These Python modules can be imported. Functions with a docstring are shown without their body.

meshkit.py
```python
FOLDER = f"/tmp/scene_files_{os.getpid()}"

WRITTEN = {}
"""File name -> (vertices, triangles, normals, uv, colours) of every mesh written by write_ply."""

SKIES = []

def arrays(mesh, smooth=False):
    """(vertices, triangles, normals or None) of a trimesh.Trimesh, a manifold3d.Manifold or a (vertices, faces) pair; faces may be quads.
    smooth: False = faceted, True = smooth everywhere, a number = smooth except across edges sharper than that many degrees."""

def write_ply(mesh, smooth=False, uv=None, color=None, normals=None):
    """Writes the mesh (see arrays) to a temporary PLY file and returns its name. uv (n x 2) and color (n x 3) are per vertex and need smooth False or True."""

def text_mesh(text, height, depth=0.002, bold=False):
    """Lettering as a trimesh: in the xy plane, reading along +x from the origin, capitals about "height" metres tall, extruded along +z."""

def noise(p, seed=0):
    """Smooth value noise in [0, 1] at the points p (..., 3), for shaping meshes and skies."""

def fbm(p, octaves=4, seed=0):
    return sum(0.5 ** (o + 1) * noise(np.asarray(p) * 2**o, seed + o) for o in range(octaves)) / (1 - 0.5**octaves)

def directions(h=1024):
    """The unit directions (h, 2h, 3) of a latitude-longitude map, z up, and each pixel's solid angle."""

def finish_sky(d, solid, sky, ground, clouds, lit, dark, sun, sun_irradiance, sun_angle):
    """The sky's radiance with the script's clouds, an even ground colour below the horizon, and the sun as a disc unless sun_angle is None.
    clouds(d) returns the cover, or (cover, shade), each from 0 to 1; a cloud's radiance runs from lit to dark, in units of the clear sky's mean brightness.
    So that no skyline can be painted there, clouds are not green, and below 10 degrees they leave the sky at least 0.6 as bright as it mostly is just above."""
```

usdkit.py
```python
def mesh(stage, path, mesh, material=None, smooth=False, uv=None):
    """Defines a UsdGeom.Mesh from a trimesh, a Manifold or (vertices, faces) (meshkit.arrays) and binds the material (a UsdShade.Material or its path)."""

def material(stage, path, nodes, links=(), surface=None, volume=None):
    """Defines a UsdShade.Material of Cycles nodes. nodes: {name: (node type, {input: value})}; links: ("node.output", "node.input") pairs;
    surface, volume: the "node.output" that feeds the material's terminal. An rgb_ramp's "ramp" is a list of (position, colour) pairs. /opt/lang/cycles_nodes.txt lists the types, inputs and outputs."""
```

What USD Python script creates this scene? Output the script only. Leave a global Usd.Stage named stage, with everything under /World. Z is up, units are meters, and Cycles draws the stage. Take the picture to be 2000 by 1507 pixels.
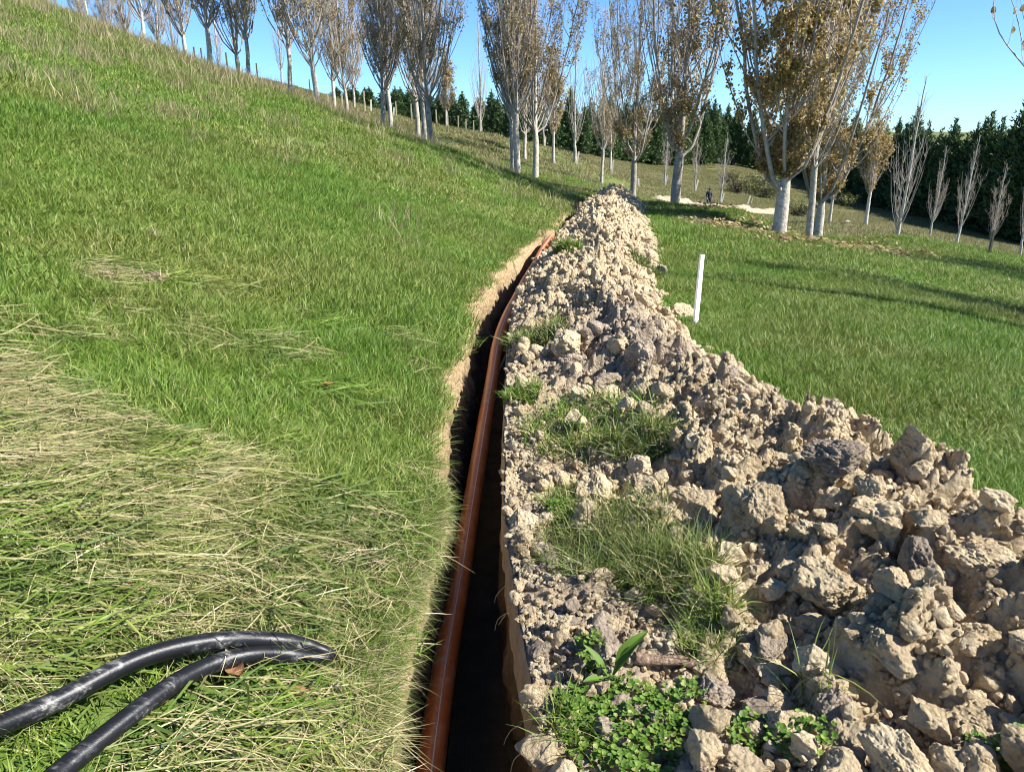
import math, random
import numpy as np, trimesh, manifold3d, usdkit, meshkit
from scipy.interpolate import RBFInterpolator, RectBivariateSpline
from scipy.sparse import coo_matrix
from scipy.sparse.csgraph import connected_components
from pxr import Usd, UsdGeom, UsdLux, UsdShade, Sdf, Gf, Vt

stage = Usd.Stage.CreateInMemory()
UsdGeom.SetStageUpAxis(stage, 'Z'); UsdGeom.SetStageMetersPerUnit(stage, 1.0)
world = UsdGeom.Xform.Define(stage, '/World'); stage.SetDefaultPrim(world.GetPrim())
UsdGeom.Scope.Define(stage, '/World/Looks')
T = Sdf.ValueTypeNames

# ------------------------------------------------------------------ camera, sky, sun
PITCH, FPX, EYE = math.radians(19.0), 1444.0, np.array([0.0, 0.0, 1.6])
EXPOSURE = 1.4
SUN_AZ, SUN_EL = math.radians(104), math.radians(42)      # azimuth from +y towards +x
SKY_STRENGTH, SUN_INTENSITY = 0.07, 1.25
cam = UsdGeom.Camera.Define(stage, '/World/camera')
cam.CreateFocalLengthAttr(26.0); cam.CreateHorizontalApertureAttr(26.0 * 2000 / FPX)
cam.CreateVerticalApertureAttr(26.0 * 1507 / FPX)
cam.CreateExposureAttr(EXPOSURE)
cam.CreateClippingRangeAttr(Gf.Vec2f(0.05, 5000))
cam.AddTranslateOp().Set(Gf.Vec3d(*EYE)); cam.AddRotateXOp().Set(90 - math.degrees(PITCH))
sdir = np.array([math.sin(SUN_AZ) * math.cos(SUN_EL), math.cos(SUN_AZ) * math.cos(SUN_EL), math.sin(SUN_EL)])
skymat = usdkit.material(stage, '/World/Looks/sky_look', {
    'sky': ('sky_texture', {'sky_type': 'single_scattering', 'sun_disc': False, 'sun_elevation': SUN_EL, 'sun_rotation': SUN_AZ,
                            'altitude': 100.0, 'air_density': 0.75, 'aerosol_density': 0.15, 'ozone_density': 3.0}),
    'tint': ('mix_color', {'blend_type': 'multiply', 'fac': 1.0, 'b': (.66, .95, 1.26)}),
    'bg': ('background_shader', {'strength': SKY_STRENGTH})}, [('sky.color', 'tint.a'), ('tint.result', 'bg.color')], surface='bg.background')
dome = UsdLux.DomeLight.Define(stage, '/World/sky')
dome.GetPrim().SetCustomDataByKey('kind', 'structure')
UsdShade.MaterialBindingAPI.Apply(dome.GetPrim()).Bind(skymat)
sun = UsdLux.DistantLight.Define(stage, '/World/sun')
sun.CreateIntensityAttr(SUN_INTENSITY); sun.CreateAngleAttr(0.5); sun.CreateColorAttr(Gf.Vec3f(1.0, 0.965, 0.90))
sun.CreateNormalizeAttr(True)
sun.AddRotateZOp().Set(-math.degrees(SUN_AZ)); sun.AddRotateXOp().Set(math.degrees(SUN_EL) - 90)
# -z axis tilted: rotateX(el-90) turns -z(down) towards ... ; checked below
_m = np.array(sun.GetLocalTransformation()).T[:3, :3] @ np.array([0, 0, -1.0])
if np.dot(_m, -sdir) < 0.999:
    sun.ClearXformOpOrder(); z = sdir; x = np.cross([0, 0, 1], z); x /= np.linalg.norm(x); y = np.cross(z, x)
    M4 = np.eye(4); M4[0, :3], M4[1, :3], M4[2, :3] = x, y, z
    sun.AddTransformOp().Set(Gf.Matrix4d(M4))

FWD = np.array([0, math.cos(PITCH), -math.sin(PITCH)]); UP = np.array([0, math.sin(PITCH), math.cos(PITCH)]); RIGHT = np.array([1.0, 0, 0])
def P(u, v, d):
    """the point that stands at depth d in the direction (u, v)"""
    return EYE + d * (FWD + RIGHT * ((u - 1000) / FPX) + UP * ((753.5 - v) / FPX))

# ------------------------------------------------------------------ helpers
used = {}
def numbered(parent, name):
    k = (parent, name); n = used.get(k, 0); used[k] = n + 1
    return f'{parent}/{name}' if n == 0 else f'{parent}/{name}_{n:03d}'
def tag(prim, label=None, cat=None, group=None, kind=None):
    for k, v in (('label', label), ('category', cat), ('group', group), ('kind', kind)):
        if v: prim.SetCustomDataByKey(k, v)
    return prim
def thing(name, label, cat, loc=(0, 0, 0), rz=0.0, scale=1.0, group=None, kind=None):
    x = UsdGeom.Xform.Define(stage, numbered('/World', name))
    x.AddTranslateOp().Set(Gf.Vec3d(*map(float, loc)))
    if rz: x.AddRotateZOp().Set(float(rz))
    if np.ndim(scale) or scale != 1.0:
        x.AddScaleOp().Set(Gf.Vec3f(*map(float, np.broadcast_to(scale, 3))))
    return tag(x.GetPrim(), label, cat, group, kind)
LEAFY = set()
def by_piece(m):
    """a random number for each blade or leaf of a mesh, for its own tone"""
    f = np.array(m.GetFaceVertexIndicesAttr().Get()).reshape(-1, 3); n = len(m.GetPointsAttr().Get())
    _, lab = connected_components(coo_matrix((np.ones(2 * len(f)), (np.r_[f[:, 0], f[:, 0]], np.r_[f[:, 1], f[:, 2]])), shape=(n, n)), directed=False)
    UsdGeom.PrimvarsAPI(m).CreatePrimvar('rnd', T.FloatArray, 'vertex').Set(Vt.FloatArray.FromNumpy(np.random.RandomState(n).rand(lab.max() + 1)[lab].astype(np.float32)))
def part(parent, name, mesh, mat, smooth=False, label=None, tint=None, kind=None):
    m = usdkit.mesh(stage, numbered(str(parent.GetPath()) if parent else '/World', name), mesh, mat, smooth)
    if str(mat.GetPath()) in LEAFY: by_piece(m)
    if tint is not None:
        UsdGeom.PrimvarsAPI(m).CreatePrimvar('tint', T.FloatArray, 'vertex').Set(Vt.FloatArray.FromNumpy(np.asarray(tint, np.float32)))
    return tag(m.GetPrim(), label, kind=kind)
def klass(name):
    return stage.CreateClassPrim('/World/' + name)
def copy(name, proto, label, cat, M=None, loc=None, rz=0, scale=1.0, group=None):
    x = UsdGeom.Xform.Define(stage, numbered('/World', name))
    x.GetPrim().GetReferences().AddInternalReference(proto.GetPath())
    if M is not None: x.AddTransformOp().Set(Gf.Matrix4d(np.asarray(M, float).T))
    else:
        x.AddTranslateOp().Set(Gf.Vec3d(*map(float, loc))); x.AddRotateZOp().Set(float(rz)); x.AddScaleOp().Set(Gf.Vec3f(*map(float, np.broadcast_to(scale, 3))))
    x.GetPrim().SetInstanceable(True)
    return tag(x.GetPrim(), label, cat, group)
def frames(pts):
    t = np.gradient(pts, axis=0); t /= np.linalg.norm(t, axis=1, keepdims=True) + 1e-12
    a = np.array([0.31, 0.95, 0.05]); u = np.cross(t, a); l = np.linalg.norm(u, axis=1, keepdims=True)
    u = u / np.maximum(l, 1e-9); return t, u, np.cross(t, u)
def tube(pts, rad, sides=6, cap=True):
    pts = np.asarray(pts, float); n = len(pts); rad = np.broadcast_to(np.asarray(rad, float), n)
    _, u, w = frames(pts); a = np.arange(sides) / sides * 2 * np.pi
    v = pts[:, None] + rad[:, None, None] * (np.cos(a)[None, :, None] * u[:, None] + np.sin(a)[None, :, None] * w[:, None])
    v = v.reshape(-1, 3); i = np.arange(n - 1)[:, None] * sides; j = np.arange(sides)[None]; k = (j + 1) % sides
    f = np.concatenate([np.stack([i + j, i + k, i + sides + k], -1).reshape(-1, 3), np.stack([i + j, i + sides + k, i + sides + j], -1).reshape(-1, 3)])
    if cap:
        c = len(v); v = np.vstack([v, pts[:1], pts[-1:]]); j = np.arange(sides); k = (j + 1) % sides; b = (n - 1) * sides
        f = np.vstack([f, np.stack([k, j, np.full(sides, c)], -1), np.stack([b + j, b + k, np.full(sides, c + 1)], -1)])
    return v, f
def join(parts):
    vs, fs, o = [], [], 0
    for v, f in parts:
        vs.append(v); fs.append(np.asarray(f) + o); o += len(v)
    return np.vstack(vs), np.vstack(fs)
def grid_faces(n, m):
    i = np.arange(n - 1)[:, None] * m + np.arange(m - 1)[None]
    i = i.ravel(); return np.concatenate([np.stack([i, i + 1, i + m + 1], -1), np.stack([i, i + m + 1, i + m], -1)])
def noise2(x, y, s, seed=0, octv=3):
    p = np.stack([np.asarray(x) * s, np.asarray(y) * s, np.full(np.shape(x), seed * 7.31)], -1)
    return meshkit.fbm(p, octv, seed)
def sm(x, a, b):
    t = np.clip((np.asarray(x, float) - a) / (b - a), 0, 1); return t * t * (3 - 2 * t)

# ------------------------------------------------------------------ materials
def mat(name, nodes, links, surface): return usdkit.material(stage, '/World/Looks/' + name, nodes, links, surface=surface)
def leafy(name, ramp, dry, trans=0.3, nscale=0.5, amount=(0.38, 0.70), rough=0.55, spec=0.3, fine=6.0):
    """thin leaves: colour varies by blade, drifts towards `dry` in patches of the place"""
    LEAFY.add('/World/Looks/' + name)
    return mat(name, {
        'g': ('geometry', {}), 'a': ('attribute', {'attribute': 'rnd'}), 'r': ('rgb_ramp', {'ramp': ramp}), 'd': ('rgb_ramp', {'ramp': dry}),
        'n': ('noise_texture', {'scale': nscale, 'detail': 4.0, 'roughness': 0.6}),
        'm': ('map_range', {'from_min': amount[0], 'from_max': amount[1]}),
        'mx': ('mix_color', {}), 'p': ('principled_bsdf', {'roughness': rough, 'specular_ior_level': spec}),
        't': ('translucent_bsdf', {}), 'ms': ('mix_closure', {'fac': trans})},
        [('a.fac', 'r.fac'), ('a.fac', 'd.fac'), ('g.position', 'n.vector'), ('n.fac', 'm.value'), ('m.result', 'mx.fac'),
         ('r.color', 'mx.a'), ('d.color', 'mx.b'), ('mx.result', 'p.base_color'), ('mx.result', 't.color'), ('p.BSDF', 'ms.closure1'), ('t.BSDF', 'ms.closure2')], 'ms.closure')
GREEN = [(0, (.054, .118, .011)), (.35, (.094, .185, .017)), (.7, (.143, .245, .027)), (.92, (.195, .28, .040)), (.96, (.30, .30, .09)), (1, (.42, .36, .17))]
GREEN2 = [(0, (.080, .12, .016)), (.4, (.150, .190, .030)), (.75, (.205, .225, .048)), (.9, (.29, .29, .085)), (1, (.42, .36, .18))]
STRAW = [(0, (.08, .11, .025)), (.25, (.18, .18, .06)), (.5, (.30, .25, .115)), (.8, (.41, .335, .185)), (1, (.56, .475, .29))]
STRAW2 = [(0, (.11, .16, .03)), (.35, (.20, .22, .06)), (.75, (.42, .36, .17)), (1, (.56, .47, .27))]
M = {}
M['grass'] = leafy('grass_look', GREEN, GREEN2)
M['far_grass'] = leafy('far_slope_grass_look', [(0, (.085, .105, .022)), (.4, (.14, .155, .04)), (.75, (.21, .195, .075)), (1, (.32, .26, .13))], [(0, (.13, .125, .04)), (.5, (.22, .19, .085)), (1, (.34, .27, .15))], nscale=.06)
M['dark_grass'] = leafy('sod_grass_look', [(0, (.030, .065, .012)), (.5, (.06, .115, .022)), (.85, (.12, .17, .04)), (1, (.32, .28, .14))], GREEN2)
M['straw'] = leafy('dry_grass_look', STRAW, STRAW2, trans=0.2)
M['seed'] = leafy('seed_head_look', [(0, (.16, .12, .07)), (.6, (.27, .21, .12)), (1, (.36, .28, .17))], STRAW, trans=0.2)
M['clover'] = leafy('low_weed_look', [(0, (.04, .085, .014)), (.6, (.085, .15, .024)), (1, (.15, .215, .04))], GREEN, trans=0.3)
LEAF = [(0, (.19, .13, .08)), (.3, (.31, .22, .125)), (.55, (.41, .31, .16)), (.8, (.47, .37, .17)), (1, (.38, .34, .15))]
M['leaf'] = leafy('autumn_leaf_look', LEAF, [(0, (.13, .10, .028)), (.6, (.22, .15, .03)), (1, (.17, .16, .045))], trans=0.3, nscale=0.3, amount=(.4, .7))
M['leaf_gold'] = leafy('gold_leaf_look', [(0, (.17, .11, .045)), (.35, (.33, .23, .085)), (.7, (.46, .34, .13)), (.88, (.54, .43, .19)), (1, (.30, .28, .09))], LEAF, trans=0.42, nscale=0.3, amount=(.45, .75))
M['pine'] = leafy('pine_needle_look', [(0, (.034, .070, .022)), (.5, (.07, .122, .036)), (1, (.125, .18, .055))], [(0, (.042, .078, .026)), (1, (.10, .15, .046))], trans=0.15, nscale=.2)
M['bush'] = leafy('shrub_look', [(0, (.04, .035, .018)), (.5, (.075, .06, .028)), (1, (.12, .10, .045))], GREEN2, trans=.2)

def bumpy(name, ramp, nscale, bump, bscale, rough=0.9, tint=None, detail=6.0, obj=True, spec=.2, dist=.02):
    """matt earth or bark: noise colour + fine relief; object random shifts the tone"""
    nodes = {'g': ('geometry', {}), 'n': ('noise_texture', {'scale': nscale, 'detail': detail, 'roughness': .65}),
             'r': ('rgb_ramp', {'ramp': ramp}), 'b': ('noise_texture', {'scale': bscale, 'detail': 8.0, 'roughness': .7}),
             'v': ('voronoi_texture', {'scale': bscale * .8, 'feature': 'f1'}),
             'add': ('math', {'math_type': 'multiply_add', 'value2': -0.6}),
             'bp': ('bump', {'strength': bump, 'distance': dist}), 'p': ('principled_bsdf', {'roughness': rough, 'specular_ior_level': spec}),
             'o': ('object_info', {}), 'hs': ('hsv', {}), 'om': ('map_range', {'to_min': .8, 'to_max': 1.15})}
    links = [('g.position', 'n.vector'), ('n.fac', 'r.fac'), ('g.position', 'b.vector'), ('g.position', 'v.vector'), ('v.distance', 'add.value1'), ('b.fac', 'add.value3'),
             ('add.value', 'bp.height'), ('bp.normal', 'p.normal'), ('o.random', 'om.value'), ('om.result', 'hs.value'), ('hs.color', 'p.base_color')]
    if tint:
        nodes['a'] = ('attribute', {'attribute': 'tint'}); nodes['r2'] = ('rgb_ramp', {'ramp': tint}); nodes['mx'] = ('mix_color', {})
        links += [('a.fac', 'mx.fac'), ('n.fac', 'r2.fac'), ('r.color', 'mx.a'), ('r2.color', 'mx.b'), ('mx.result', 'hs.color')]
    else: links.append(('r.color', 'hs.color'))
    return mat(name, nodes, links, 'p.BSDF')
CLAY = [(.25, (.34, .25, .14)), (.42, (.49, .38, .23)), (.58, (.59, .475, .305)), (.8, (.68, .585, .42))]
TOP = [(.25, (.21, .16, .115)), (.5, (.35, .28, .205)), (.7, (.44, .36, .27)), (.85, (.52, .435, .33))]
M['clay'] = bumpy('clay_look', CLAY, 9.0, 1.0, 75.0, dist=.03)
M['topsoil'] = bumpy('topsoil_look', TOP, 9.0, 1.0, 75.0, dist=.03)
M['heap'] = bumpy('spoil_look', CLAY, 7.0, 1.0, 60.0, tint=TOP, dist=.03)
M['wall'] = bumpy('cut_earth_look', [(.2, (.055, .036, .02)), (.5, (.095, .063, .034)), (.8, (.15, .10, .055))], 9.0, 1.0, 30.0, tint=[(.2, (.22, .155, .085)), (.5, (.34, .25, .14)), (.8, (.44, .33, .20))], dist=.04)  # dark ramp carries painted trench shade; the tint ramp is the tan clay
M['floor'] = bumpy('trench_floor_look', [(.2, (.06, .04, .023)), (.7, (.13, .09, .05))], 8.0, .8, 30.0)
M['ground'] = bumpy('turf_look', [(.2, (.035, .065, .012)), (.5, (.06, .105, .016)), (.75, (.10, .13, .03))], 3.0, .6, 12.0, tint=[(.2, (.075, .095, .025)), (.55, (.115, .125, .035)), (.8, (.175, .155, .065))])
M['bark'] = bumpy('pale_bark_look', [(.30, (.13, .11, .085)), (.40, (.34, .30, .245)), (.55, (.46, .42, .35)), (.8, (.56, .52, .45))], 9.0, .7, 24.0)
M['dark_bark'] = bumpy('grey_bark_look', [(.2, (.13, .115, .095)), (.5, (.26, .23, .195)), (.8, (.38, .345, .30))], 6.0, .6, 18.0)
M['limb_bark'] = bumpy('limb_bark_look', [(.25, (.17, .14, .115)), (.5, (.33, .285, .24)), (.8, (.48, .43, .365))], 6.0, .4, 18.0)
M['twig'] = bumpy('twig_look', [(.2, (.38, .31, .26)), (.8, (.58, .495, .42))], 2.0, .1, 20.0)
M['twig_pale'] = bumpy('pale_twig_look', [(.2, (.32, .27, .225)), (.8, (.54, .47, .40))], 2.0, .1, 20.0)
M['stake'] = bumpy('pale_timber_look', [(.2, (.36, .31, .21)), (.8, (.55, .48, .33))], 8.0, .3, 30.0)
M['sleeve'] = bumpy('pale_sleeve_look', [(.2, (.50, .46, .36)), (.8, (.66, .62, .50))], 8.0, .2, 20.0)
M['old_post'] = bumpy('old_post_look', [(.2, (.07, .06, .05)), (.8, (.15, .13, .11))], 8.0, .3, 30.0)
M['white'] = bumpy('white_paint_look', [(.24, (.46, .43, .36)), (.34, (.68, .67, .63)), (.8, (.80, .80, .78))], 16.0, .25, 40.0, rough=.6)
M['rootwood'] = bumpy('root_wood_look', [(.3, (.10, .065, .042)), (.5, (.20, .135, .095)), (.7, (.33, .255, .185))], 70.0, .9, 90.0)
M['deadleaf'] = bumpy('dead_leaf_look', [(.2, (.16, .075, .035)), (.8, (.28, .14, .07))], 30.0, .3, 60.0)
M['root'] = bumpy('fine_root_look', [(.2, (.36, .30, .22)), (.8, (.52, .45, .34))], 30.0, .2, 60.0)
M['conduit'] = mat('red_brown_conduit_look', {'g': ('geometry', {}), 'n': ('noise_texture', {'scale': 14.0, 'detail': 6.0, 'roughness': .7}),
    'r': ('rgb_ramp', {'ramp': [(.3, (.33, .085, .022)), (.52, (.40, .115, .03)), (.62, (.40, .17, .075)), (.74, (.44, .29, .17))]}), 'p': ('principled_bsdf', {'roughness': .32, 'specular_ior_level': .5}),
    'rr': ('map_range', {'to_min': .25, 'to_max': .5})},
    [('g.position', 'n.vector'), ('n.fac', 'r.fac'), ('r.color', 'p.base_color'), ('n.fac', 'rr.value'), ('rr.result', 'p.roughness')], 'p.BSDF')
M['black'] = mat('black_pipe_look', {'g': ('geometry', {}), 'mp': ('mapping', {'scale': (14, 60, 60)}), 'n': ('noise_texture', {'scale': 1.0, 'detail': 6.0, 'roughness': .75}),
    'n2': ('noise_texture', {'scale': 9.0, 'detail': 3.0}), 'mul': ('math', {'math_type': 'multiply'}),
    'r': ('rgb_ramp', {'ramp': [(.27, (.008, .008, .009)), (.33, (.03, .03, .031)), (.40, (.18, .17, .155)), (.6, (.32, .30, .27))]}),
    'p': ('principled_bsdf', {'roughness': .36, 'specular_ior_level': .3}), 'bp': ('bump', {'strength': .15, 'distance': .01})},
    [('g.position', 'mp.vector'), ('mp.vector', 'n.vector'), ('g.position', 'n2.vector'), ('n.fac', 'mul.value1'), ('n2.fac', 'mul.value2'), ('mul.value', 'r.fac'), ('r.color', 'p.base_color'), ('n.fac', 'bp.height'), ('bp.normal', 'p.normal')], 'p.BSDF')
for nm, c in (('cloth_dark', (.018, .02, .026)), ('cloth_navy', (.022, .028, .045)), ('skin', (.42, .26, .18)), ('boot', (.02, .017, .014)), ('hat', (.03, .03, .035))):
    M[nm] = mat(nm + '_look', {'g': ('geometry', {}), 'n': ('noise_texture', {'scale': 25.0, 'detail': 3.0}), 'r': ('rgb_ramp', {'ramp': [(.2, tuple(.7 * x for x in c)), (.8, tuple(1.2 * x for x in c))]}), 'p': ('principled_bsdf', {'roughness': .85})},
                [('g.position', 'n.vector'), ('n.fac', 'r.fac'), ('r.color', 'p.base_color')], 'p.BSDF')

# ------------------------------------------------------------------ terrain
TY = [-3, 0, 1.5, 3.5, 6.2, 8.5, 11, 16.3, 19, 24, 40, 2000]; TX = [-.04, -.08, -.10, -.17, -.14, .10, .50, 1.40, 1.95, 3.0, 6.0, 6.0]
from scipy.interpolate import PchipInterpolator
xt = PchipInterpolator(TY, TX)
ctrl = []
def cp(*q): ctrl.append(q)
for y in (-4, 0, 3, 6, 10, 14, 18):
    x0 = float(xt(y))
    for t in (-13, -9, -6, -3.5, -1.5, -.5): cp(x0 + t, y, -.345 * t - .0 * y)
    cp(x0, y, 0)
    for t in (.8, 2.2, 4): cp(x0 + t, y, -.07 * t)
    for t in (7, 11): cp(x0 + t, y, -.28 - .17 * (t - 4))
for u, v, d in [(50, 8, 25), (180, 62, 27), (285, 105, 30), (413, 150, 31), (470, 178, 32), (570, 207, 31), (626, 257, 28), (655, 225, 38), (685, 212, 42), (750, 270, 30),
                (842, 297, 28), (818, 278, 32), (872, 264, 50), (937, 276, 50), (1006, 353, 27), (1045, 347, 28), (1025, 323, 34), (1080, 322, 38), (1124, 318, 42),
                (1175, 362, 32), (1235, 392, 26), (1318, 422, 22), (1520, 469, 16.5), (1579, 475, 18), (1595, 467, 20), (1690, 440, 40), (1745, 495, 28),
                (1815, 465, 42), (1868, 480, 36), (1930, 495, 38), (1540, 424, 60), (1383, 408, 64), (1390, 412, 56), (1450, 416, 58), (1320, 406, 48), (1260, 402, 42), (1410, 380, 85), (1298, 358, 80), (1193, 335, 45), (1400, 318, 120),
                (383, 131, 58), (530, 168, 70), (620, 186, 72), (720, 214, 75), (800, 240, 95), (1000, 280, 95), (1150, 304, 98), (1260, 320, 110), (1700, 400, 100), (1850, 436, 85), (2000, 478, 75),
                (1655, 436, 55), (2000, 560, 24), (1640, 430, 60), (640, 217, 50), (740, 243, 48), (1460, 392, 82)]:
    cp(*P(u, v, d))
for q in [(1260, 414, 24), (1390, 436, 24), (1450, 446, 24), (1510, 456, 26), (1330, 424, 27)]: cp(*P(*q))
cp(-26, 40, 6.0); cp(-32, 30, 7.6); cp(-30, 60, 6.5); cp(-50, 60, 8); cp(-45, 10, 13); cp(-25, 5, 8.3); cp(40, 20, -7); cp(60, 40, -11); cp(70, 90, -11); cp(-60, 110, 8); cp(0, 140, -1.5); cp(60, 140, -7)
cp(-5, -20, 1); cp(20, -15, -3); cp(-25, -15, 8)
ctrl = np.array(ctrl)
rbf = RBFInterpolator(ctrl[:, :2], ctrl[:, 2], kernel='thin_plate_spline', smoothing=.02)
gx = np.unique(np.concatenate([np.arange(-160, -30, 4.), np.arange(-30, 30, .75), np.arange(30, 160.1, 4.)])); gy = np.unique(np.concatenate([np.arange(-24, 45, .75), np.arange(45, 224, 3.)]))
GX, GY = np.meshgrid(gx, gy, indexing='ij')
GZ = rbf(np.stack([GX.ravel(), GY.ravel()], 1)).reshape(GX.shape)
spl = RectBivariateSpline(gx, gy, GZ, kx=3, ky=3)
def far_z(x, y):
    r = np.hypot(x, y); return -6 + 5 * noise2(x, y, .006, 3, 2) + 9 * sm(r, 180, 420) * (noise2(x, y, .0035, 5, 3) - .25) 
def hz0(x, y):
    x, y = np.asarray(x, float), np.asarray(y, float)
    z = spl.ev(np.clip(x, -158, 158), np.clip(y, -23, 220))
    w = sm(np.maximum(np.abs(x) - 70, np.maximum(y - 125, -y - 10)), 0, 60)
    return z * (1 - w) + far_z(x, y) * w
def hz(x, y):
    x, y = np.asarray(x, float), np.asarray(y, float)
    q = np.abs(x - xt(y)); k = sm(q, .15, .8) * .8 + .2
    return hz0(x, y) + k * (.10 * (noise2(x, y, .9, 1, 3) - .5) + .040 * (noise2(x, y, 2.6, 2, 2) - .5) * (1 - sm(y, 8, 14)))

# spoil heap
def ip(y, a, b): return np.interp(y, a, b)
from scipy.spatial import cKDTree
def cell_field(seed, x0, x1, y0, y1, step):
    r_ = np.random.RandomState(seed); n_ = int((x1 - x0) * (y1 - y0) / step ** 2); return cKDTree(np.stack([r_.uniform(x0, x1, n_), r_.uniform(y0, y1, n_)], 1)), r_.uniform(.2, 1.2, n_), step, r_.normal(size=(n_, 2)) * .55
CELLS = [cell_field(1, -1, 5, -2, 24, .26), cell_field(2, -1, 5, -2, 24, .11), cell_field(3, -1, 4, -2, 12, .048), cell_field(4, -1, 4, -2, 5, .024)]
def crumbly(x, y):
    """packed broken lumps of several sizes: each a tilted face with a gap around it"""
    q = np.stack([x + .06 * (noise2(x, y, 7, 3, 3) - .5), y + .06 * (noise2(x, y, 7, 4, 3) - .5)], -1); out = 0
    for (tr_, hgt_, st_, tilt), am in zip(CELLS, (.085, .055, .026, .012)):
        d_, i_ = tr_.query(q, k=2); k_ = i_[..., 0]; gap = np.clip((d_[..., 1] - d_[..., 0]) / st_, 0, .30) / .30
        out = out + am * (hgt_[k_] * np.sqrt(gap) - .5) + (np.clip(((q - tr_.data[k_]) * tilt[k_]).sum(-1), -am, am)) * gap
    return out
def heap_dims(y):
    W = ip(y, [-1, 0, 3, 4.2, 6.2, 8, 11, 16, 19, 21.5], [2.9, 2.8, 2.45, 2.0, 1.62, 1.55, 1.65, 1.5, 1.3, .7])
    tc = ip(y, [0, 3, 4.2, 6.2, 11, 16, 20], [1.75, 1.55, 1.15, .85, .80, .70, .5])
    H = ip(y, [0, 2.2, 3.3, 4.5, 6.2, 9, 13, 17, 19, 21.3], [.40, .42, .40, .30, .34, .34, .33, .30, .27, .0])
    return W, tc, H
def heap(y, t):
    """height of the thrown-up earth above the ground; t is metres right of the trench middle"""
    y, t = np.asarray(y, float), np.asarray(t, float)
    W, tc, H = heap_dims(y)
    W = W + .35 * (noise2(y, y * 0, 1.3, 9, 3) - .5)
    p = ip(y, [0, 3, 5, 7], [1.9, 1.7, 1.0, .75])
    a = np.clip((t - .13) / (tc - .13), 0, 1) ** p; a = a * .8 + .2 * sm(a, 0, 1)
    b = 1 - np.clip((t - tc) / np.maximum(W - tc, .05), 0, 1.2) ** 1.35
    prof = np.where(t < tc, .06 + .94 * a, b)
    edge = sm(t, .02, .12)
    x = xt(y) + t
    lump = .5 * (noise2(x, y, 2.3, 11, 2) - .5) + .42 * (np.abs(noise2(x, y, 5.5, 12, 2) - .5) * -2 + .35) + .2 * (noise2(x, y, 14, 13, 2) - .5) + .1 * (np.abs(noise2(x, y, 30, 14, 2) - .5) * -2 + .3)
    amp = .07 + .26 * np.clip(prof, 0, 1)
    inside = sm(prof, -.05, .12)
    return edge * (H * np.clip(prof, -.2, 2) + (amp * .75 * lump + np.clip(amp * 4, .35, 1) * crumbly(x, y) + .03) * inside) - .03 * (1 - inside)
def soilness(y, t):
    """1 = grey topsoil, 0 = pale clay: as they were thrown"""
    x = xt(y) + t; n = noise2(x, y, 1.6, 21, 3) - .5
    z1 = np.exp(-(((y - 4.9) / 1.0) ** 2 + ((t - .95) / .75) ** 2)); z2 = np.exp(-(((y - 3.7) / .45) ** 2 + ((t - 1.75) / .5) ** 2))
    z3 = np.exp(-(((y - 1.9) / .9) ** 2 + ((t - .35) / .3) ** 2)); z4 = .55 * np.exp(-(((y - 1.2) / .5) ** 2 + ((t - .9) / .5) ** 2))
    return np.clip(1.0 * z1 + .8 * z2 + .6 * z3 + .6 * z4 + .6 * n - .12, 0, 1)
def on_heap(x, y):
    t = x - xt(y); W = heap_dims(y)[0]
    return (t > .13) & (t < W) & (y < 21.3)
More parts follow.
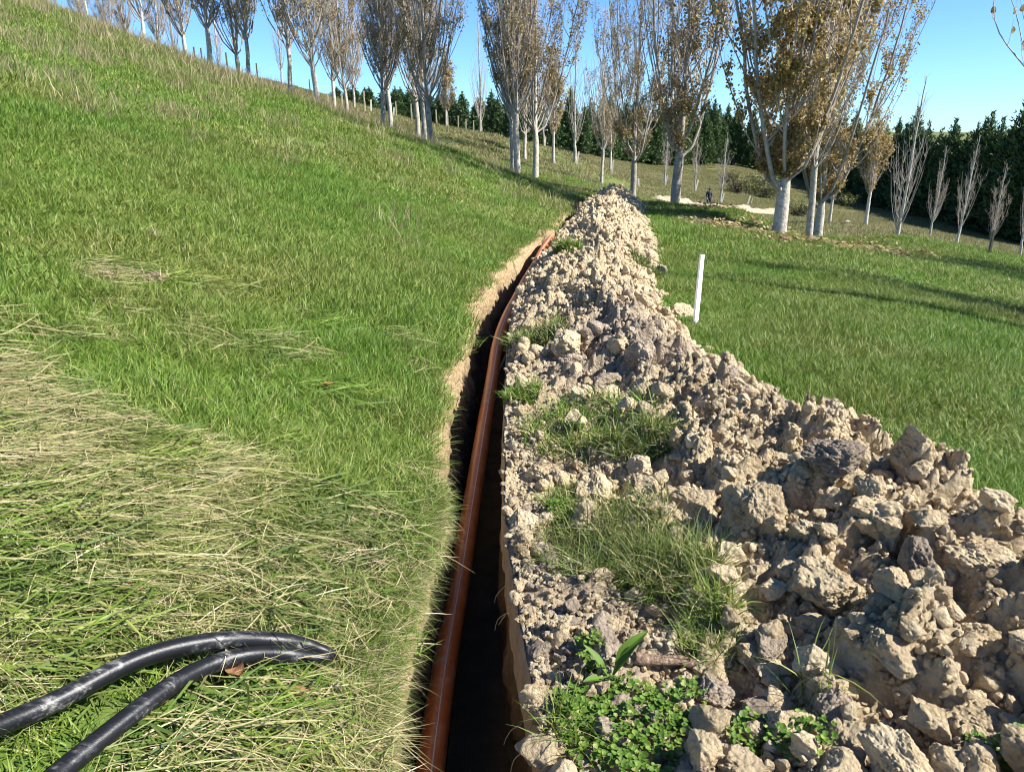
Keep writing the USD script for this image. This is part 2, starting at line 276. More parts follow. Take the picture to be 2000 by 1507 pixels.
def surf(x, y):
    """top of whatever lies there: grass ground or heap"""
    x, y = np.asarray(x, float), np.asarray(y, float); t = x - xt(y)
    return hz(x, y) + np.where((t > .13) & (y < 22), np.maximum(heap(y, t), 0), 0)
def hit(u, v, fn=surf, lift=0.0):
    dv = FWD + RIGHT * ((u - 1000) / FPX) + UP * ((753.5 - v) / FPX)
    d = np.concatenate([np.arange(.8, 8, .01), np.arange(8, 30, .04), np.arange(30, 130, .2)])
    p = EYE + d[:, None] * dv; below = np.nonzero(p[:, 2] < fn(p[:, 0], p[:, 1]) + lift)[0]
    k = below[0] if len(below) else len(d) - 1
    return p[k], d[k]
def foot(u, v, d):
    """ground point under the direction u at depth d"""
    p = P(u, v, d); return np.array([p[0], p[1], float(hz(p[0], p[1]))])

# ground sheet, with the trench cut out of it; columns follow the trench
def spaced(a, b, first, grow):
    out, s = [a], first
    while out[-1] < b: out.append(out[-1] + s); s *= grow
    return np.array(out)
ys = np.concatenate([-spaced(3, 900, 1.5, 1.35)[::-1], np.arange(-2.8, 2, .07), spaced(2, 1600, .07, 1.022)])
half = .15
rt = spaced(.0, 1600, .035, 1.035)
def edge_noise(y, s): return .035 * (noise2(y, y * 0 + s, 2.2, 31 + s, 3) - .5) * 2 * sm(y, 1.0, 2.0) * (1 - sm(y, 20, 22))
def edge_left(y):
    slump = .06 * np.exp(-((y - 4.6) / .5) ** 2) + .07 * np.exp(-((y - 6.6) / .6) ** 2) + .10 * sm(y, 2.5, 3.8) * (1 - sm(y, 9, 13)) + .04 * sm(y, 6, 9) + .06 * (noise2(y, y * 0 + 2, 5, 39, 3) - .35) * sm(y, 2.5, 4)
    return -half - slump - np.abs(edge_noise(y, 1)) - .135 * (1 - sm(y, 1.6, 3.4))
def edge_right(y): return half - .02 + edge_noise(y, 2) * .8 + .035 * (noise2(y, y * 0 + 4, 7, 37, 3) - .5) + .075 * (1 - sm(y, 1.2, 2.6))
YY = ys[:, None]
TL = edge_left(ys)[:, None] - rt[None, ::-1]; TR = edge_right(ys)[:, None] + rt[None]
def sheet(TT):
    Y = np.broadcast_to(YY, TT.shape); X = xt(Y) + TT; return np.stack([X, Y, hz(X, Y)], -1)
SL, SR = sheet(TL), sheet(TR)
n, m = TL.shape
def zone_dry(x, y):
    """how far the turf has dried: the crest of the hillside and the far slopes"""
    return np.clip(sm(y, 16, 24) * .45 + .4 * sm(y, 34, 60) + 1.1 * (noise2(x, y, .12, 41, 3) - .45), 0, 1)
tint = np.concatenate([zone_dry(SL[..., 0], SL[..., 1]).ravel(), zone_dry(SR[..., 0], SR[..., 1]).ravel()])
end = np.searchsorted(ys, 22.0)
f1 = grid_faces(n, m); gv = np.vstack([SL.reshape(-1, 3), SR.reshape(-1, 3)]); gf = [f1, f1 + n * m]
# beyond the trench's end the two sheets are joined
ii = np.arange(end, n - 1); a = ii * m + m - 1; b = n * m + ii * m
gf.append(np.concatenate([np.stack([a, b, b + m], -1), np.stack([a, b + m, a + m], -1)]))
gobj = part(None, 'ground', (gv, np.vstack(gf)), M['ground'], True, tint=tint); tag(gobj, 'green pasture hillside falling to the right', 'ground', kind='structure')

# trench walls and floor
ty = ys[(ys > -1.5) & (ys < 22.05)]; ty = np.interp(np.linspace(0, len(ty) - 1, len(ty) * 2), np.arange(len(ty)), ty)
DEPTH = .95
def wall(side):
    k = np.linspace(0, 1, 26)[None]; e = (edge_left(ty) if side < 0 else edge_right(ty))[:, None]
    dep = DEPTH * (1 - sm(ty, 20.5, 22))[:, None]
    bot = side * half * .82 - .13 * (1 - sm(ty, 1.6, 3.4))[:, None] * (side < 0)
    Y = np.broadcast_to(ty[:, None], (len(ty), 26))
    tt = e + (bot - e) * k ** .8
    r = (noise2(Y * 11, k * 7 + Y * 0, 1, 51 + side, 3) - .5) * .10 + (noise2(Y * 26, k * 16 + Y * 0, 1, 52 + side, 2) - .5) * .035 + (noise2(Y * 2.6, k * 3 + Y * 0, 1, 53 + side, 2) - .5) * .07
    tt = tt - side * -1 * r * np.sin(np.pi * np.clip(k, 0, 1)) ** .6
    X = xt(Y) + tt; x0 = xt(Y) + np.broadcast_to(e, Y.shape)
    return np.stack([X, Y, hz(x0, Y) - .004 - dep * k], -1), np.broadcast_to(1 - sm(k + .22 * (noise2(Y, k + 0 * Y, 4, 57, 2) - .5), .18, .62), Y.shape)  # tint fades with depth: shade painted into the lower wall
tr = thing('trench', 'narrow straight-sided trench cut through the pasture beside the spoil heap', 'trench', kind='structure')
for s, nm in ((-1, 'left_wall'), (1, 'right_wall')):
    wv, wt = wall(s); wt = wt * (1 if s < 0 else .12); part(tr, nm, (wv.reshape(-1, 3), grid_faces(*wv.shape[:2])[:, ::(1 if s < 0 else -1)]), M['wall'], 40 if False else True, tint=wt.ravel())  # right wall loses most tan tint: its shade is put into the colour
fw = np.linspace(-.83 * half, .83 * half, 12)[None]; FY = np.broadcast_to(ty[:, None], (len(ty), 12)); FX = xt(FY) + fw - .05 * (1 - sm(FY, 1.2, 3.0)) * (fw < .05)
FZ = hz(xt(FY), FY) - DEPTH * (1 - sm(FY, 20.5, 22)) + .05 * (noise2(FX, FY, 6, 61, 3) - .4)
part(tr, 'floor', (np.stack([FX, FY, FZ], -1).reshape(-1, 3), grid_faces(len(ty), 12)), M['floor'], True)

# ------------------------------------------------------------------ spoil heap and its clods
hy = [-.6]
while hy[-1] < 21.6: hy.append(hy[-1] + .0105 * max(1, hy[-1] / 2.2))
hy = np.array(hy); ht = np.concatenate([np.linspace(0, 1, 190)])
HT = edge_right(hy)[:, None] - .016 + (heap_dims(hy)[0][:, None] + .35 - .13) * ht[None]; HY = np.broadcast_to(hy[:, None], HT.shape); HX = xt(HY) + HT
hh = heap(HY, HT); HZ = hz(HX, HY) + np.where(hh > 0.0, hh, hh * .5 - .012); HZ[:, 0] = hz(HX[:, 0], HY[:, 0]) - .13 - .09 * noise2(HX[:, 0], HY[:, 0], 9, 17, 3)
hp = thing('spoil_heap', 'long heap of pale clay and grey topsoil thrown up right of the trench', 'spoil heap')
part(hp, 'earth', (np.stack([HX, HY, HZ], -1).reshape(-1, 3), grid_faces(*HT.shape)), M['heap'], True, tint=soilness(HY, HT).ravel())

def clod_mesh(seed, sub, squash=(1, .85, .7), crumb=.16, block=.3):
    r = np.random.RandomState(seed); s = trimesh.creation.icosphere(sub); v = np.array(s.vertices)
    v = v * (1 + .35 * (meshkit.fbm(v * 1.1 + r.uniform(0, 50, 3), 2, seed + 7) - .5))[:, None]
    for _ in range(15):                                 # break flat faces off
        n_ = r.normal(size=3); n_ /= np.linalg.norm(n_); h = r.uniform(.48, .88); dd = v @ n_ - h
        v = v - np.where(dd > 0, dd * .97, 0)[:, None] * n_
    nn = v / np.linalg.norm(v, axis=1, keepdims=True)
    o = r.uniform(0, 50, 3)
    big = meshkit.fbm(v * 1.4 + o, 3, seed) - .5; mid = -np.abs(meshkit.fbm(v * 3.2 + o, 3, seed + 1) - .5) * 2 + .3; fine = -np.abs(meshkit.fbm(v * 8 + o, 3, seed + 2) - .5) * 2 + .3
    cells = 0
    for nc_, am in ((22, .13), (150, .09), (800, .045), (3000, .024)):
        if nc_ * 6 > len(v): break
        cp_ = r.normal(size=(nc_, 3)); cp_ /= np.linalg.norm(cp_, axis=1, keepdims=True); hg = r.uniform(.1, 1.25, nc_); d_, i_ = cKDTree(cp_).query(nn + .10 * (meshkit.fbm(nn[:, [1, 2, 0]] * 5 + o, 2, seed)[:, None] - .5))
        cells = cells + am * hg[i_] * (np.sqrt(np.clip(1 - (d_ / (2.7 / math.sqrt(nc_))) ** 2, 0, 1)) - .4)
    rough = sm(meshkit.fbm(v * 1.1 + o + 9, 2, seed + 5), .38, .56)
    v = v + nn * (big * block * 1.2 + mid * crumb * .7 + fine * crumb * .55 + cells * (crumb / .16) * (.12 + .88 * rough))[:, None]
    return v * np.array(squash), np.array(s.faces)
protos = {'clay': [], 'topsoil': []}
for k in range(7):
    for kind in ('clay', 'topsoil'):
        c = klass(f'{kind}_clod_shape_{k:03d}'.replace('_000', ''))
        part(c, 'lump', clod_mesh(100 + k + (20 if kind == 'topsoil' else 0), 4, (1, .9, .75)), M[kind], True); protos[kind].append(c)
rs = np.random.RandomState(5)
def euler(rx, ry, rz_):
    return trimesh.transformations.euler_matrix(rx, ry, rz_)
def place_clod(p, rad, label, group, kind, rng, sink=.25):
    Mx = euler(rng.uniform(-.6, .6), rng.uniform(-.6, .6), rng.uniform(0, 6.28)); Mx[:3, :3] *= rad * np.array([1, rng.uniform(.8, 1.15), rng.uniform(.75, 1.05)])
    Mx[:3, 3] = p + np.array([0, 0, rad * (.7 - sink * 1.6)])
    return copy('clod', protos[kind][rng.randint(7)], label, 'clod', M=Mx, group=group)
HERO = [  # u, v of the middle, width in picture units, squash, soil, label
    (1782, 895, 140, (.8, .75, 1.15), 'clay', 'tallest upright clod on the right skyline of the heap, tan below and grey on top'),
    (1700, 945, 70, (1, .8, .8), 'clay', 'tan clod just left of the tallest upright clod on the heap skyline'),
    (1475, 985, 150, (.85, .8, 1.1), 'clay', 'big upright clay block above the grass tussock, dark left and sunlit right face'),
    (1352, 975, 118, (1, .8, .75), 'clay', 'white-topped clod overhanging a black hollow right of the pale lumps'),
    (1167, 950, 96, (1, .8, .8), 'clay', 'rounded pale clod alone at the trench side between the grass tussocks'),
    (1070, 925, 80, (1, .9, .7), 'clay', 'pale lump at the trench edge just below the upper grass sod'),
    (1262, 940, 70, (1, .9, .7), 'clay', 'small pale clod below the right end of the upper grass sod'),
    (1618, 1135, 165, (1, .9, .8), 'clay', 'broad crumbly rounded mass in the middle of the near heap'),
    (1715, 1000, 130, (1, .9, .75), 'clay', 'crumbly clay mass below the tallest skyline clod'),
    (1572, 1030, 66, (1, .9, .9), 'clay', 'orange-tan cube-like clod right of the big upright clay block'),
    (1745, 1135, 76, (1, .9, .9), 'clay', 'round tan clod below a dark leaning slab in the near heap'),
    (1790, 1085, 110, (.6, 1, .8), 'topsoil', 'dark leaning slab of earth right of the broad crumbly mass'),
    (1500, 1245, 84, (1, .8, .55), 'topsoil', 'flat grey-brown slab right of the reddish piece of wood'),
    (1915, 1235, 105, (1, .8, .75), 'clay', 'warm tan clod with a shaded left side near the right edge'),
    (1622, 1372, 90, (.9, .8, .95), 'topsoil', 'brown blocky clod with a dark left flank near the bottom'),
    (1762, 1345, 62, (.7, .7, 1.1), 'clay', 'narrow cream-yellow clod standing in a black hollow'),
    (1785, 1425, 72, (1, .7, .8), 'clay', 'cream-yellow clod leaning below the narrow yellow one'),
    (1935, 1410, 190, (1, .9, .65), 'clay', 'largest flat slab of clay in the bottom right corner'),
    (1398, 1345, 90, (1, .8, .65), 'topsoil', 'grey rough clod just under the reddish piece of wood'),
    (1445, 1480, 120, (1, .8, .6), 'clay', 'pale double clod at the bottom edge among the low weeds'),
    (1760, 1470, 170, (1, .7, .5), 'clay', 'long whitish slab lying flat at the bottom edge'),
    (1500, 1395, 130, (1, .8, .55), 'topsoil', 'long grey lump sloping down among the low weeds'),
    (1900, 1075, 170, (1, .8, .6), 'clay', 'wide crumbly clay mass near the right edge of the heap'),
    (1345, 1502, 80, (1, .8, .7), 'topsoil', 'dull tan stone-like clod cut by the bottom edge'),
    (1100, 1215, 60, (1, .8, .7), 'clay', 'cream clod on the trench lip above the broad dock leaf'),
    (1185, 1215, 64, (1, .8, .7), 'clay', 'cream clod left of the reddish wood and above the dock leaf'),
    (1060, 1075, 66, (1, .8, .7), 'topsoil', 'grey-brown lump on the trench lip left of the lower grass tussock'),
    (1625, 875, 150, (1, .8, .55), 'topsoil', 'dark grey earth mass at the back foot of the heap beside green grass'),
    (1110, 662, 92, (1, .8, .7), 'clay', 'smooth tan boulder-like clod at the trench side in mid heap'),
    (1250, 690, 84, (.7, .8, 1), 'topsoil', 'dark split block in mid heap left of the white stake foot'),
    (1205, 672, 70, (1, .8, .8), 'clay', 'tan clod left of the dark split block in mid heap'),
    (1180, 740, 80, (1, .8, .6), 'topsoil', 'grey slab above the black hollow in mid heap'),
    (1330, 608, 66, (1, .8, .6), 'clay', 'pale crumbling clod at the left side of the white stake'),
    (1358, 676, 26, (1, .8, .7), 'clay', 'small cream clod in the grass just below the white stake'),
    (1438, 743, 62, (1, .6, .5), 'clay', 'flat pale clod lying in the grass at the right foot of the heap'),
    (1290, 528, 40, (.8, .8, 1), 'topsoil', 'brown clod above a dark hole at the right foot of the far heap'),
    (1268, 470, 40, (1, .8, .6), 'clay', 'pale clod on the grass at the right foot of the far heap'),
    (1480, 596, 20, (1, .8, .6), 'clay', 'lone small pale clod in the right-hand field beyond the white stake'),
]
SHORT = ['tallest skyline clod', 'clod beside the tallest', 'big upright clay block', 'white-topped clod', 'lone trench-side clod', 'pale lump below the upper sod', 'small clod right of the upper sod', 'broad crumbly mass', 'mass below the skyline clod', 'orange-tan cube-like clod', 'round tan clod', 'dark leaning slab', 'flat grey-brown slab', 'warm tan clod by the right edge', 'brown blocky clod', 'narrow yellow clod', 'leaning yellow clod', 'corner slab', 'grey clod under the wood', 'pale double clod', 'long whitish slab', 'long grey lump', 'wide mass at the right edge', 'dull clod at the bottom edge', 'cream clod above the dock leaf', 'cream clod left of the wood', 'grey-brown lip lump', 'dark grey back foot', 'boulder-like clod', 'dark split block', 'tan clod by the split block', 'grey slab above the hollow', 'clod by the white stake', 'cream clod below the stake', 'flat clod in the grass', 'brown clod above the hole', 'pale clod on far grass', 'lone field clod']
HPOS = []
for k, (u, v, w, sq, kind, lab) in enumerate(HERO):
    p, d = hit(u, v + .18 * w); rad = w / 2 * d / FPX; HPOS.append(p)
    o = thing('clod', lab, 'clod', p + np.array([0, 0, rad * .18]), rz=rs.uniform(0, 360) if sq[0] == 1 else 0)
    vv, ff = clod_mesh(300 + k, 6 if w > 145 else 5 if w > 45 else 4, sq, .17, .34)
    part(o, 'lump', (vv * rad * 1.02, ff), M[kind], True)
    used[('/World', 'clod')] = used.get(('/World', 'clod'), 1)

# loose clods, told apart only by where they lie
cand = []
rng = np.random.RandomState(8)
for _ in range(5200):
    y = .95 * (21 / .95) ** (rng.rand() ** 1.25); W, tc, H = heap_dims(y); t = rng.uniform(.17, W + .12)
    if t < .7 and y < 3.4 and rng.rand() < .45: continue
    rad = .010 * (.078 / .010) ** (rng.rand() ** 2.2)
    if t > W - .1 : rad = min(rad, .06)
    if y > 8: rad *= .85
    cand.append((y, t, rad))
cand = np.array(cand); cx = xt(cand[:, 0]) + cand[:, 1]; cz = surf(cx, cand[:, 0])
pos = np.stack([cx, cand[:, 0], cz], 1); dep = (pos - EYE) @ FWD; pu = 1000 + FPX * ((pos - EYE) @ RIGHT) / dep; pv = 753.5 - FPX * ((pos - EYE) @ UP) / dep
size = cand[:, 2] / dep * ((pu > -20) & (pu < 2020) & (pv < 1525)); order = np.argsort(-size)
soil = soilness(cand[:, 0], cand[:, 1]) + .13 * rng.normal(size=len(cand))
single = order[:120]
HPOS = np.array(HPOS); told = {}
for k in single:
    y, t, rad = cand[k]; kind = 'topsoil' if soil[k] > .5 else 'clay'
    j = int(np.argmin(np.linalg.norm(HPOS[:37] - pos[k], axis=1))); dx, dy = pos[k][:2] - HPOS[j][:2]
    way = ('right of' if dx > 0 else 'left of') if abs(dx) > abs(dy) * .8 else ('behind' if dy > 0 else 'in front of')
    big = 'fist-sized' if rad > .05 else 'middling' if rad > .036 else 'small'
    told.setdefault(f"{big} {'grey' if kind == 'topsoil' else 'pale tan'} clod {way} the {SHORT[j]}", []).append((k, kind))
for lab, ks in told.items():
    ks.sort(key=lambda q: pos[q[0]][1])
    for i, (k, kind) in enumerate(ks):
        own = lab if len(ks) == 1 else lab + (', nearer one' if i == 0 else ', farther one') if len(ks) == 2 else lab
        place_clod(pos[k], cand[k][2], own, None if len(ks) < 3 else 'clods: ' + lab, kind, rng)
def instancer(path, protos_, pos_, idx, quat, scl, label=None, cat=None, kind='stuff', parent=None):
    pi = UsdGeom.PointInstancer.Define(stage, path)
    for nm, mesh_, mt, smo in protos_:
        m_ = usdkit.mesh(stage, f'{path}/{nm}', mesh_, mt, smo)
        if str(mt.GetPath()) in LEAFY: by_piece(m_)
    pi.CreatePrototypesRel().SetTargets([f'{path}/{p[0]}' for p in protos_])
    pi.CreatePositionsAttr(Vt.Vec3fArray.FromNumpy(np.asarray(pos_, np.float32))); pi.CreateProtoIndicesAttr(Vt.IntArray.FromNumpy(np.asarray(idx, np.int32)))
    q = np.asarray(quat, float)
    pi.CreateOrientationsAttr(Vt.QuathArray([Gf.Quath(float(a_), float(b_), float(c_), float(d_)) for a_, b_, c_, d_ in q]))
    s_ = np.asarray(scl, float); s_ = np.repeat(s_[:, None], 3, 1) if s_.ndim == 1 else s_
    pi.CreateScalesAttr(Vt.Vec3fArray.FromNumpy(s_.astype(np.float32)))
    return tag(pi.GetPrim(), label, cat, kind=kind)
def rand_quat(r, n_):
    q = r.normal(size=(n_, 4)); return q / np.linalg.norm(q, axis=1, keepdims=True)
rest = order[120:]
nc = 30000                                                      # crumbs
yc = np.where(rng.rand(nc) < .45, rng.uniform(.9, 4, nc), .9 * (20.5 / .9) ** (rng.rand(nc) ** 1.3)); Wc, tcc, Hc = heap_dims(yc); tcr = .16 + (Wc - .1) * rng.rand(nc); rc = .004 * (.021 / .004) ** rng.rand(nc) * np.clip(yc / 4, 1, 2.4)
xc = xt(yc) + tcr
allp = np.vstack([pos[rest], np.stack([xc, yc, surf(xc, yc)], 1)]); allr = np.concatenate([cand[rest, 2], rc]); alls = np.concatenate([soil[rest], soilness(yc, tcr) + .16 * rng.normal(size=nc)])
nl_ = 420; yl = 1.0 * (9 / 1.0) ** rng.rand(nl_); tl = edge_right(yl) + rng.uniform(-.012, .09, nl_); xl = xt(yl) + tl; rl = .008 * (.034 / .008) ** (rng.rand(nl_) ** 1.4)
allp = np.vstack([allp, np.stack([xl, yl, surf(np.maximum(xl, xt(yl) + .14), yl)], 1)]); allr = np.concatenate([allr, rl]); alls = np.concatenate([alls, rng.rand(nl_) * .9])   # crumbs along the lip
allp[:, 2] += allr * .3
crumbs = [(f'{kd}_lump_{k:03d}', clod_mesh(500 + k, 2 if k > 1 else 3, (1, .85, .75)), M[kd], True) for kd in ('clay', 'topsoil') for k in range(4)]
idx = rng.randint(0, 4, len(allp)) + 4 * (alls > .5)
instancer('/World/spoil_heap/crumbs', crumbs, allp, idx, rand_quat(rng, len(allp)), allr)

rpx = [(-330, 1560, .0), (-180, 1490, .0), (-70, 1443, .01), (0, 1415, .02), (120, 1363, .05), (250, 1295, .07), (350, 1263, .07), (450, 1249, .06), (550, 1252, .045), (605, 1261, .03), (640, 1273, .016)]
rpx2 = [(652, 1279, .014), (640, 1283, .014), (610, 1284, .02), (570, 1279, .03), (500, 1277, .04), (400, 1303, .045), (300, 1362, .045), (200, 1440, .04), (110, 1515, .03), (60, 1570, .03)]
from scipy.interpolate import CubicSpline
def spline(pts_, n_):
    pts_ = np.array(pts_); s = np.concatenate([[0], np.cumsum(np.linalg.norm(np.diff(pts_, axis=0), axis=1))]); return CubicSpline(s, pts_)(np.linspace(0, s[-1], n_))
PIPE = spline([hit(u, v, hz, l + .05)[0] for u, v, l in rpx] + [hit(u, v, hz, l + .045)[0] for u, v, l in rpx2], 160)
def off_pipe(x, y, gap=.075):
    return cKDTree(PIPE[:, :2]).query(np.stack([x, y], 1))[0] > gap
# ------------------------------------------------------------------ grass
def blades(seed, n_, R, L, w, lean=(.1, .7), curl=.6, direct=None, flat=False, z=0.0, seg=3, elong=1.0):
    r = np.random.RandomState(seed)
    a = r.uniform(0, 2 * np.pi, n_); q = R * np.sqrt(r.rand(n_)); base = np.stack([q * np.cos(a) * elong, q * np.sin(a), np.zeros(n_) + z * r.rand(n_)], 1)
    az = r.uniform(0, 2 * np.pi, n_) if direct is None else direct[0] + direct[1] * r.normal(size=n_)
    th = r.uniform(lean[0], lean[1], n_); ln = L * r.uniform(.45, 1.25, n_); cu = curl * r.uniform(.3, 1.3, n_)
    if flat: base[:, :2] -= .4 * ln[:, None] * np.stack([np.cos(az), np.sin(az)], 1)
    ww = w * r.uniform(.6, 1.3, n_); k = np.linspace(0, 1, seg + 1); pts = [base]; c = base.copy()
    bend = r.normal(size=n_) * .35
    for s in range(seg):
        tt = np.minimum(th + cu * (s / seg), 2.6 if not flat else 1.75); azs = az + bend * s / seg
        c = c + (ln / seg)[:, None] * np.stack([np.sin(tt) * np.cos(azs), np.sin(tt) * np.sin(azs), np.cos(tt)], 1); pts.append(c)
    tw = r.uniform(-.9, .9, n_)
    side = np.stack([-np.sin(az), np.cos(az), np.zeros(n_)], 1) * np.cos(tw)[:, None] + np.array([0, 0, 1.]) * np.sin(tw)[:, None]
    prof = [1, .95, .7, .3][:seg] if seg >= 3 else [1, .7]
    V = []
    for s in range(seg):
        V += [pts[s] - side * (ww * prof[s] / 2)[:, None], pts[s] + side * (ww * prof[s] / 2)[:, None]]
    V.append(pts[seg]); nv = 2 * seg + 1
    V = np.stack(V, 1).reshape(-1, 3); o = (np.arange(n_) * nv)[:, None]
    F = []
    for s in range(seg - 1): F += [[2 * s, 2 * s + 1, 2 * s + 3], [2 * s, 2 * s + 3, 2 * s + 2]]
    F.append([2 * seg - 2, 2 * seg - 1, 2 * seg]); F = (o[:, :, None] + np.array(F)[None]).reshape(-1, 3)
    return V, F
def visible(x, y, margin=.12, near=0.9):
    z = hz(x, y); p = np.stack([x, y, z], -1) - EYE; d = p @ FWD; uu = (p @ RIGHT) / d * FPX / 1000; vv = (p @ UP) / d * FPX / 753
    return (d > near) & (np.abs(uu) < 1 + margin) & (np.abs(vv) < 1 + margin)
def normal_at(x, y, e=.15):
    nx = -(hz0(x + e, y) - hz0(x - e, y)) / (2 * e); ny = -(hz0(x, y + e) - hz0(x, y - e)) / (2 * e)
    n_ = np.stack([nx, ny, np.ones_like(nx)], -1); return n_ / np.linalg.norm(n_, axis=-1, keepdims=True)
def quat_to(n_, yaw, follow=.6):
    """turn about z by yaw, then lean z towards the slope's normal"""
    nn = np.stack([n_[:, 0] * follow, n_[:, 1] * follow, n_[:, 2]], 1); nn /= np.linalg.norm(nn, axis=1, keepdims=True)
    q1 = np.stack([1 + nn[:, 2], -nn[:, 1], nn[:, 0], np.zeros(len(nn))], 1); q1 /= np.linalg.norm(q1, axis=1, keepdims=True)
    c, s = np.cos(yaw / 2), np.sin(yaw / 2)
    w, x, y, z = q1.T
    return np.stack([w * c - z * s, x * c + y * s, y * c - x * s, w * s + z * c], 1)
def sample(r0, r1, dens, rng_):
    """random ground points in the ring r0..r1 about the viewer that the picture may show, off the heap and trench"""
    nn = int(dens * .5 * (r1 ** 2 - r0 ** 2) * 1.9)
    r_ = np.sqrt(rng_.uniform(r0 ** 2, r1 ** 2, nn)); a_ = rng_.uniform(-.95, .95, nn)
    x, y = r_ * np.sin(a_), r_ * np.cos(a_); t = x - xt(y)
    el = np.where(y < 22, edge_left(np.clip(y, -1, 22)), 9.)
    ok = visible(x, y) & ~((t > el + .0) & on_heap(x, y)) & ~((y < 22) & (t > el - .015) & (t < .16)) & ~on_heap(x, y)
    x, y = x[ok], y[ok]; ok = off_pipe(x, y, .06 if dens < 200 else .115); return x[ok], y[ok]
# where the long grass is trodden flat and dry
def strawness(x, y):
    n_ = noise2(x, y, 2.2, 71, 3) - .5
    a_ = np.exp(-(((x + 1.85) / .85) ** 2 + ((y - 2.38) / .38) ** 2)); b_ = .62 * np.exp(-(((x + .9) / .7) ** 2 + ((y - 1.5) / .5) ** 2))
    e_ = .8 * np.exp(-((x - xt(y) + .28) / .20) ** 2) * (1 - sm(y, 1.9, 2.7))
    c_ = .10 * sm(noise2(x, y, .35, 73, 3), .45, .7) * sm(y, 3, 6)
    return np.clip(np.maximum(np.maximum(a_, b_), np.maximum(e_, c_)) + .8 * n_ - .06, 0, 1) * (x < xt(y)) * (1 - sm(y, 2.7, 3.15))
rg = np.random.RandomState(77)
def lawn(name, label, r0, r1, dens, protos_, scl, choose=None):
    x, y = sample(r0, r1, dens, rg); k = len(x)
    idx = rg.randint(0, len(protos_), k) if choose is None else choose(x, y, k)
    keep = idx >= 0; x, y, idx = x[keep], y[keep], idx[keep]; k = len(x)
    tall = scl * rg.uniform(.7, 1.3, k) * (.40 + 1.0 * noise2(x, y, 1.3, 81, 3)); s = np.stack([rg.uniform(.85, 1.2, k)] * 2 + [np.clip(tall, .4, 2)], 1)
    pos_ = np.stack([x, y, hz(x, y) - .006], 1)
    instancer(numbered('/World', name), protos_, pos_, idx, quat_to(normal_at(x, y), rg.uniform(0, 6.28, k)), s, label, 'grass')
    return k
count = 0
G0 = [(f'tuft_{k:03d}', blades(900 + k, 190, .13, .105, .0042, (.15, 1.15), .8), M['grass'], False) for k in range(6)]
count += lawn('grass', 'short green pasture grass in the foreground both sides of the trench', .8, 4.8, 150, G0, 1.0, lambda x, y, k: np.where(rg.rand(k) < .15 + 1.0 * strawness(x, y) ** 1.2 * 0 + .85 * (1 - .8 * strawness(x, y)), rg.randint(0, 6, k), -1))
G1 = [(f'tuft_{k:03d}', blades(920 + k, 200, .20, .10, .0058, (.15, 1.1), .8), M['grass'], False) for k in range(6)]
count += lawn('grass', 'green pasture grass on the hillside and field a few paces away', 4.6, 11.3, 75, G1, 1.0)
G2 = [(f'tuft_{k:03d}', blades(940 + k, 210, .36, .105, .011, (.15, 1.1), .8, seg=2), M['grass'], False) for k in range(5)]
count += lawn('grass', 'green pasture grass on the hillside below the poplar row', 11, 34, 16, G2, 1.0)
G3 = [(f'tuft_{k:03d}', blades(960 + k, 150, .8, .20, .030, (.15, 1.0), .7, seg=2), M['far_grass'], False) for k in range(4)]
count += lawn('grass', 'olive green grass on the far slopes beyond the poplar row', 33, 128, 1.8, G3, 1.0)

# trodden dry grass: lying blades that follow the way they were flattened
S0 = [(f'straw_{k:03d}', blades(1000 + k, 120, .16, .19, .0025, (1.15, 1.62), .22, (0, .75), True, .05, elong=1.2), M['straw'], False) for k in range(5)] + \
     [(f'blade_{k:03d}', blades(1010 + k, 80, .15, .18, .0058, (1.0, 1.6), .3, (0, .8), True, .05), M['dark_grass' if k else 'grass'], False) for k in range(3)]
x, y = sample(.8, 5.2, 330, rg); st = strawness(x, y); keep = (rg.rand(len(x)) < st * .9 + .02) & (x - xt(y) < edge_left(y) - .05); x, y, st = x[keep], y[keep], st[keep]
flow = -.15 + 1.6 * (noise2(x, y, .8, 91, 2) - .5) - .75 * np.exp(-((x - xt(y) + .15) / .35) ** 2) + .35 * sm(1.9 - y, 0, .6)
idx = np.where(rg.rand(len(x)) < .42 + .22 * (y < 2.05) * (x < -.5) - .25 * st, 5 + rg.randint(0, 3, len(x)), rg.randint(0, 5, len(x)))
instancer('/World/dry_grass', S0, np.stack([x, y, hz(x, y) + .015], 1), idx, quat_to(normal_at(x, y), flow, 1.0), rg.uniform(.7, 1.3, len(x)), 'long dry grass trodden flat on the near hillside and along the trench', 'grass')
# fringe hanging over the trench's left edge
S1 = [(f'straw_{k:03d}', blades(1030 + k, 46, .07, .20, .0034, (.9, 1.5), 1.3, (0, .45), False, .02, seg=4), M['straw'], False) for k in range(4)] + \
     [(f'blade_{k:03d}', blades(1040 + k, 30, .07, .20, .0050, (.5, 1.3), 1.4, (0, .6), False, .02, seg=4), M['grass'], False) for k in range(3)]
yf = 1.1 * (17 / 1.1) ** (rg.rand(1500) ** 1.15); yf = np.where((yf > 2.9) & (rg.rand(1500) < .62), 1.1 + 1.8 * rg.rand(1500), yf); tf = edge_left(yf) + .012 - .10 * rg.rand(1500) ** 1.5; xf = xt(yf) + tf
pr = np.where(rg.rand(1500) < ip(yf, [1, 2.3, 3.3, 8], [.72, .66, .35, .2]), rg.randint(0, 4, 1500), 4 + rg.randint(0, 3, 1500))
instancer('/World/edge_grass', S1, np.stack([xf, yf, hz(xf, yf)], 1), pr, quat_to(normal_at(xf, yf), rg.normal(-.25, .5, 1500), .3), rg.uniform(.45, 1.05, 1500) * ip(yf, [1, 2.2, 4, 6], [.68, .68, .6, .5]), 'dry and green grass hanging over the left lip of the trench', 'grass')
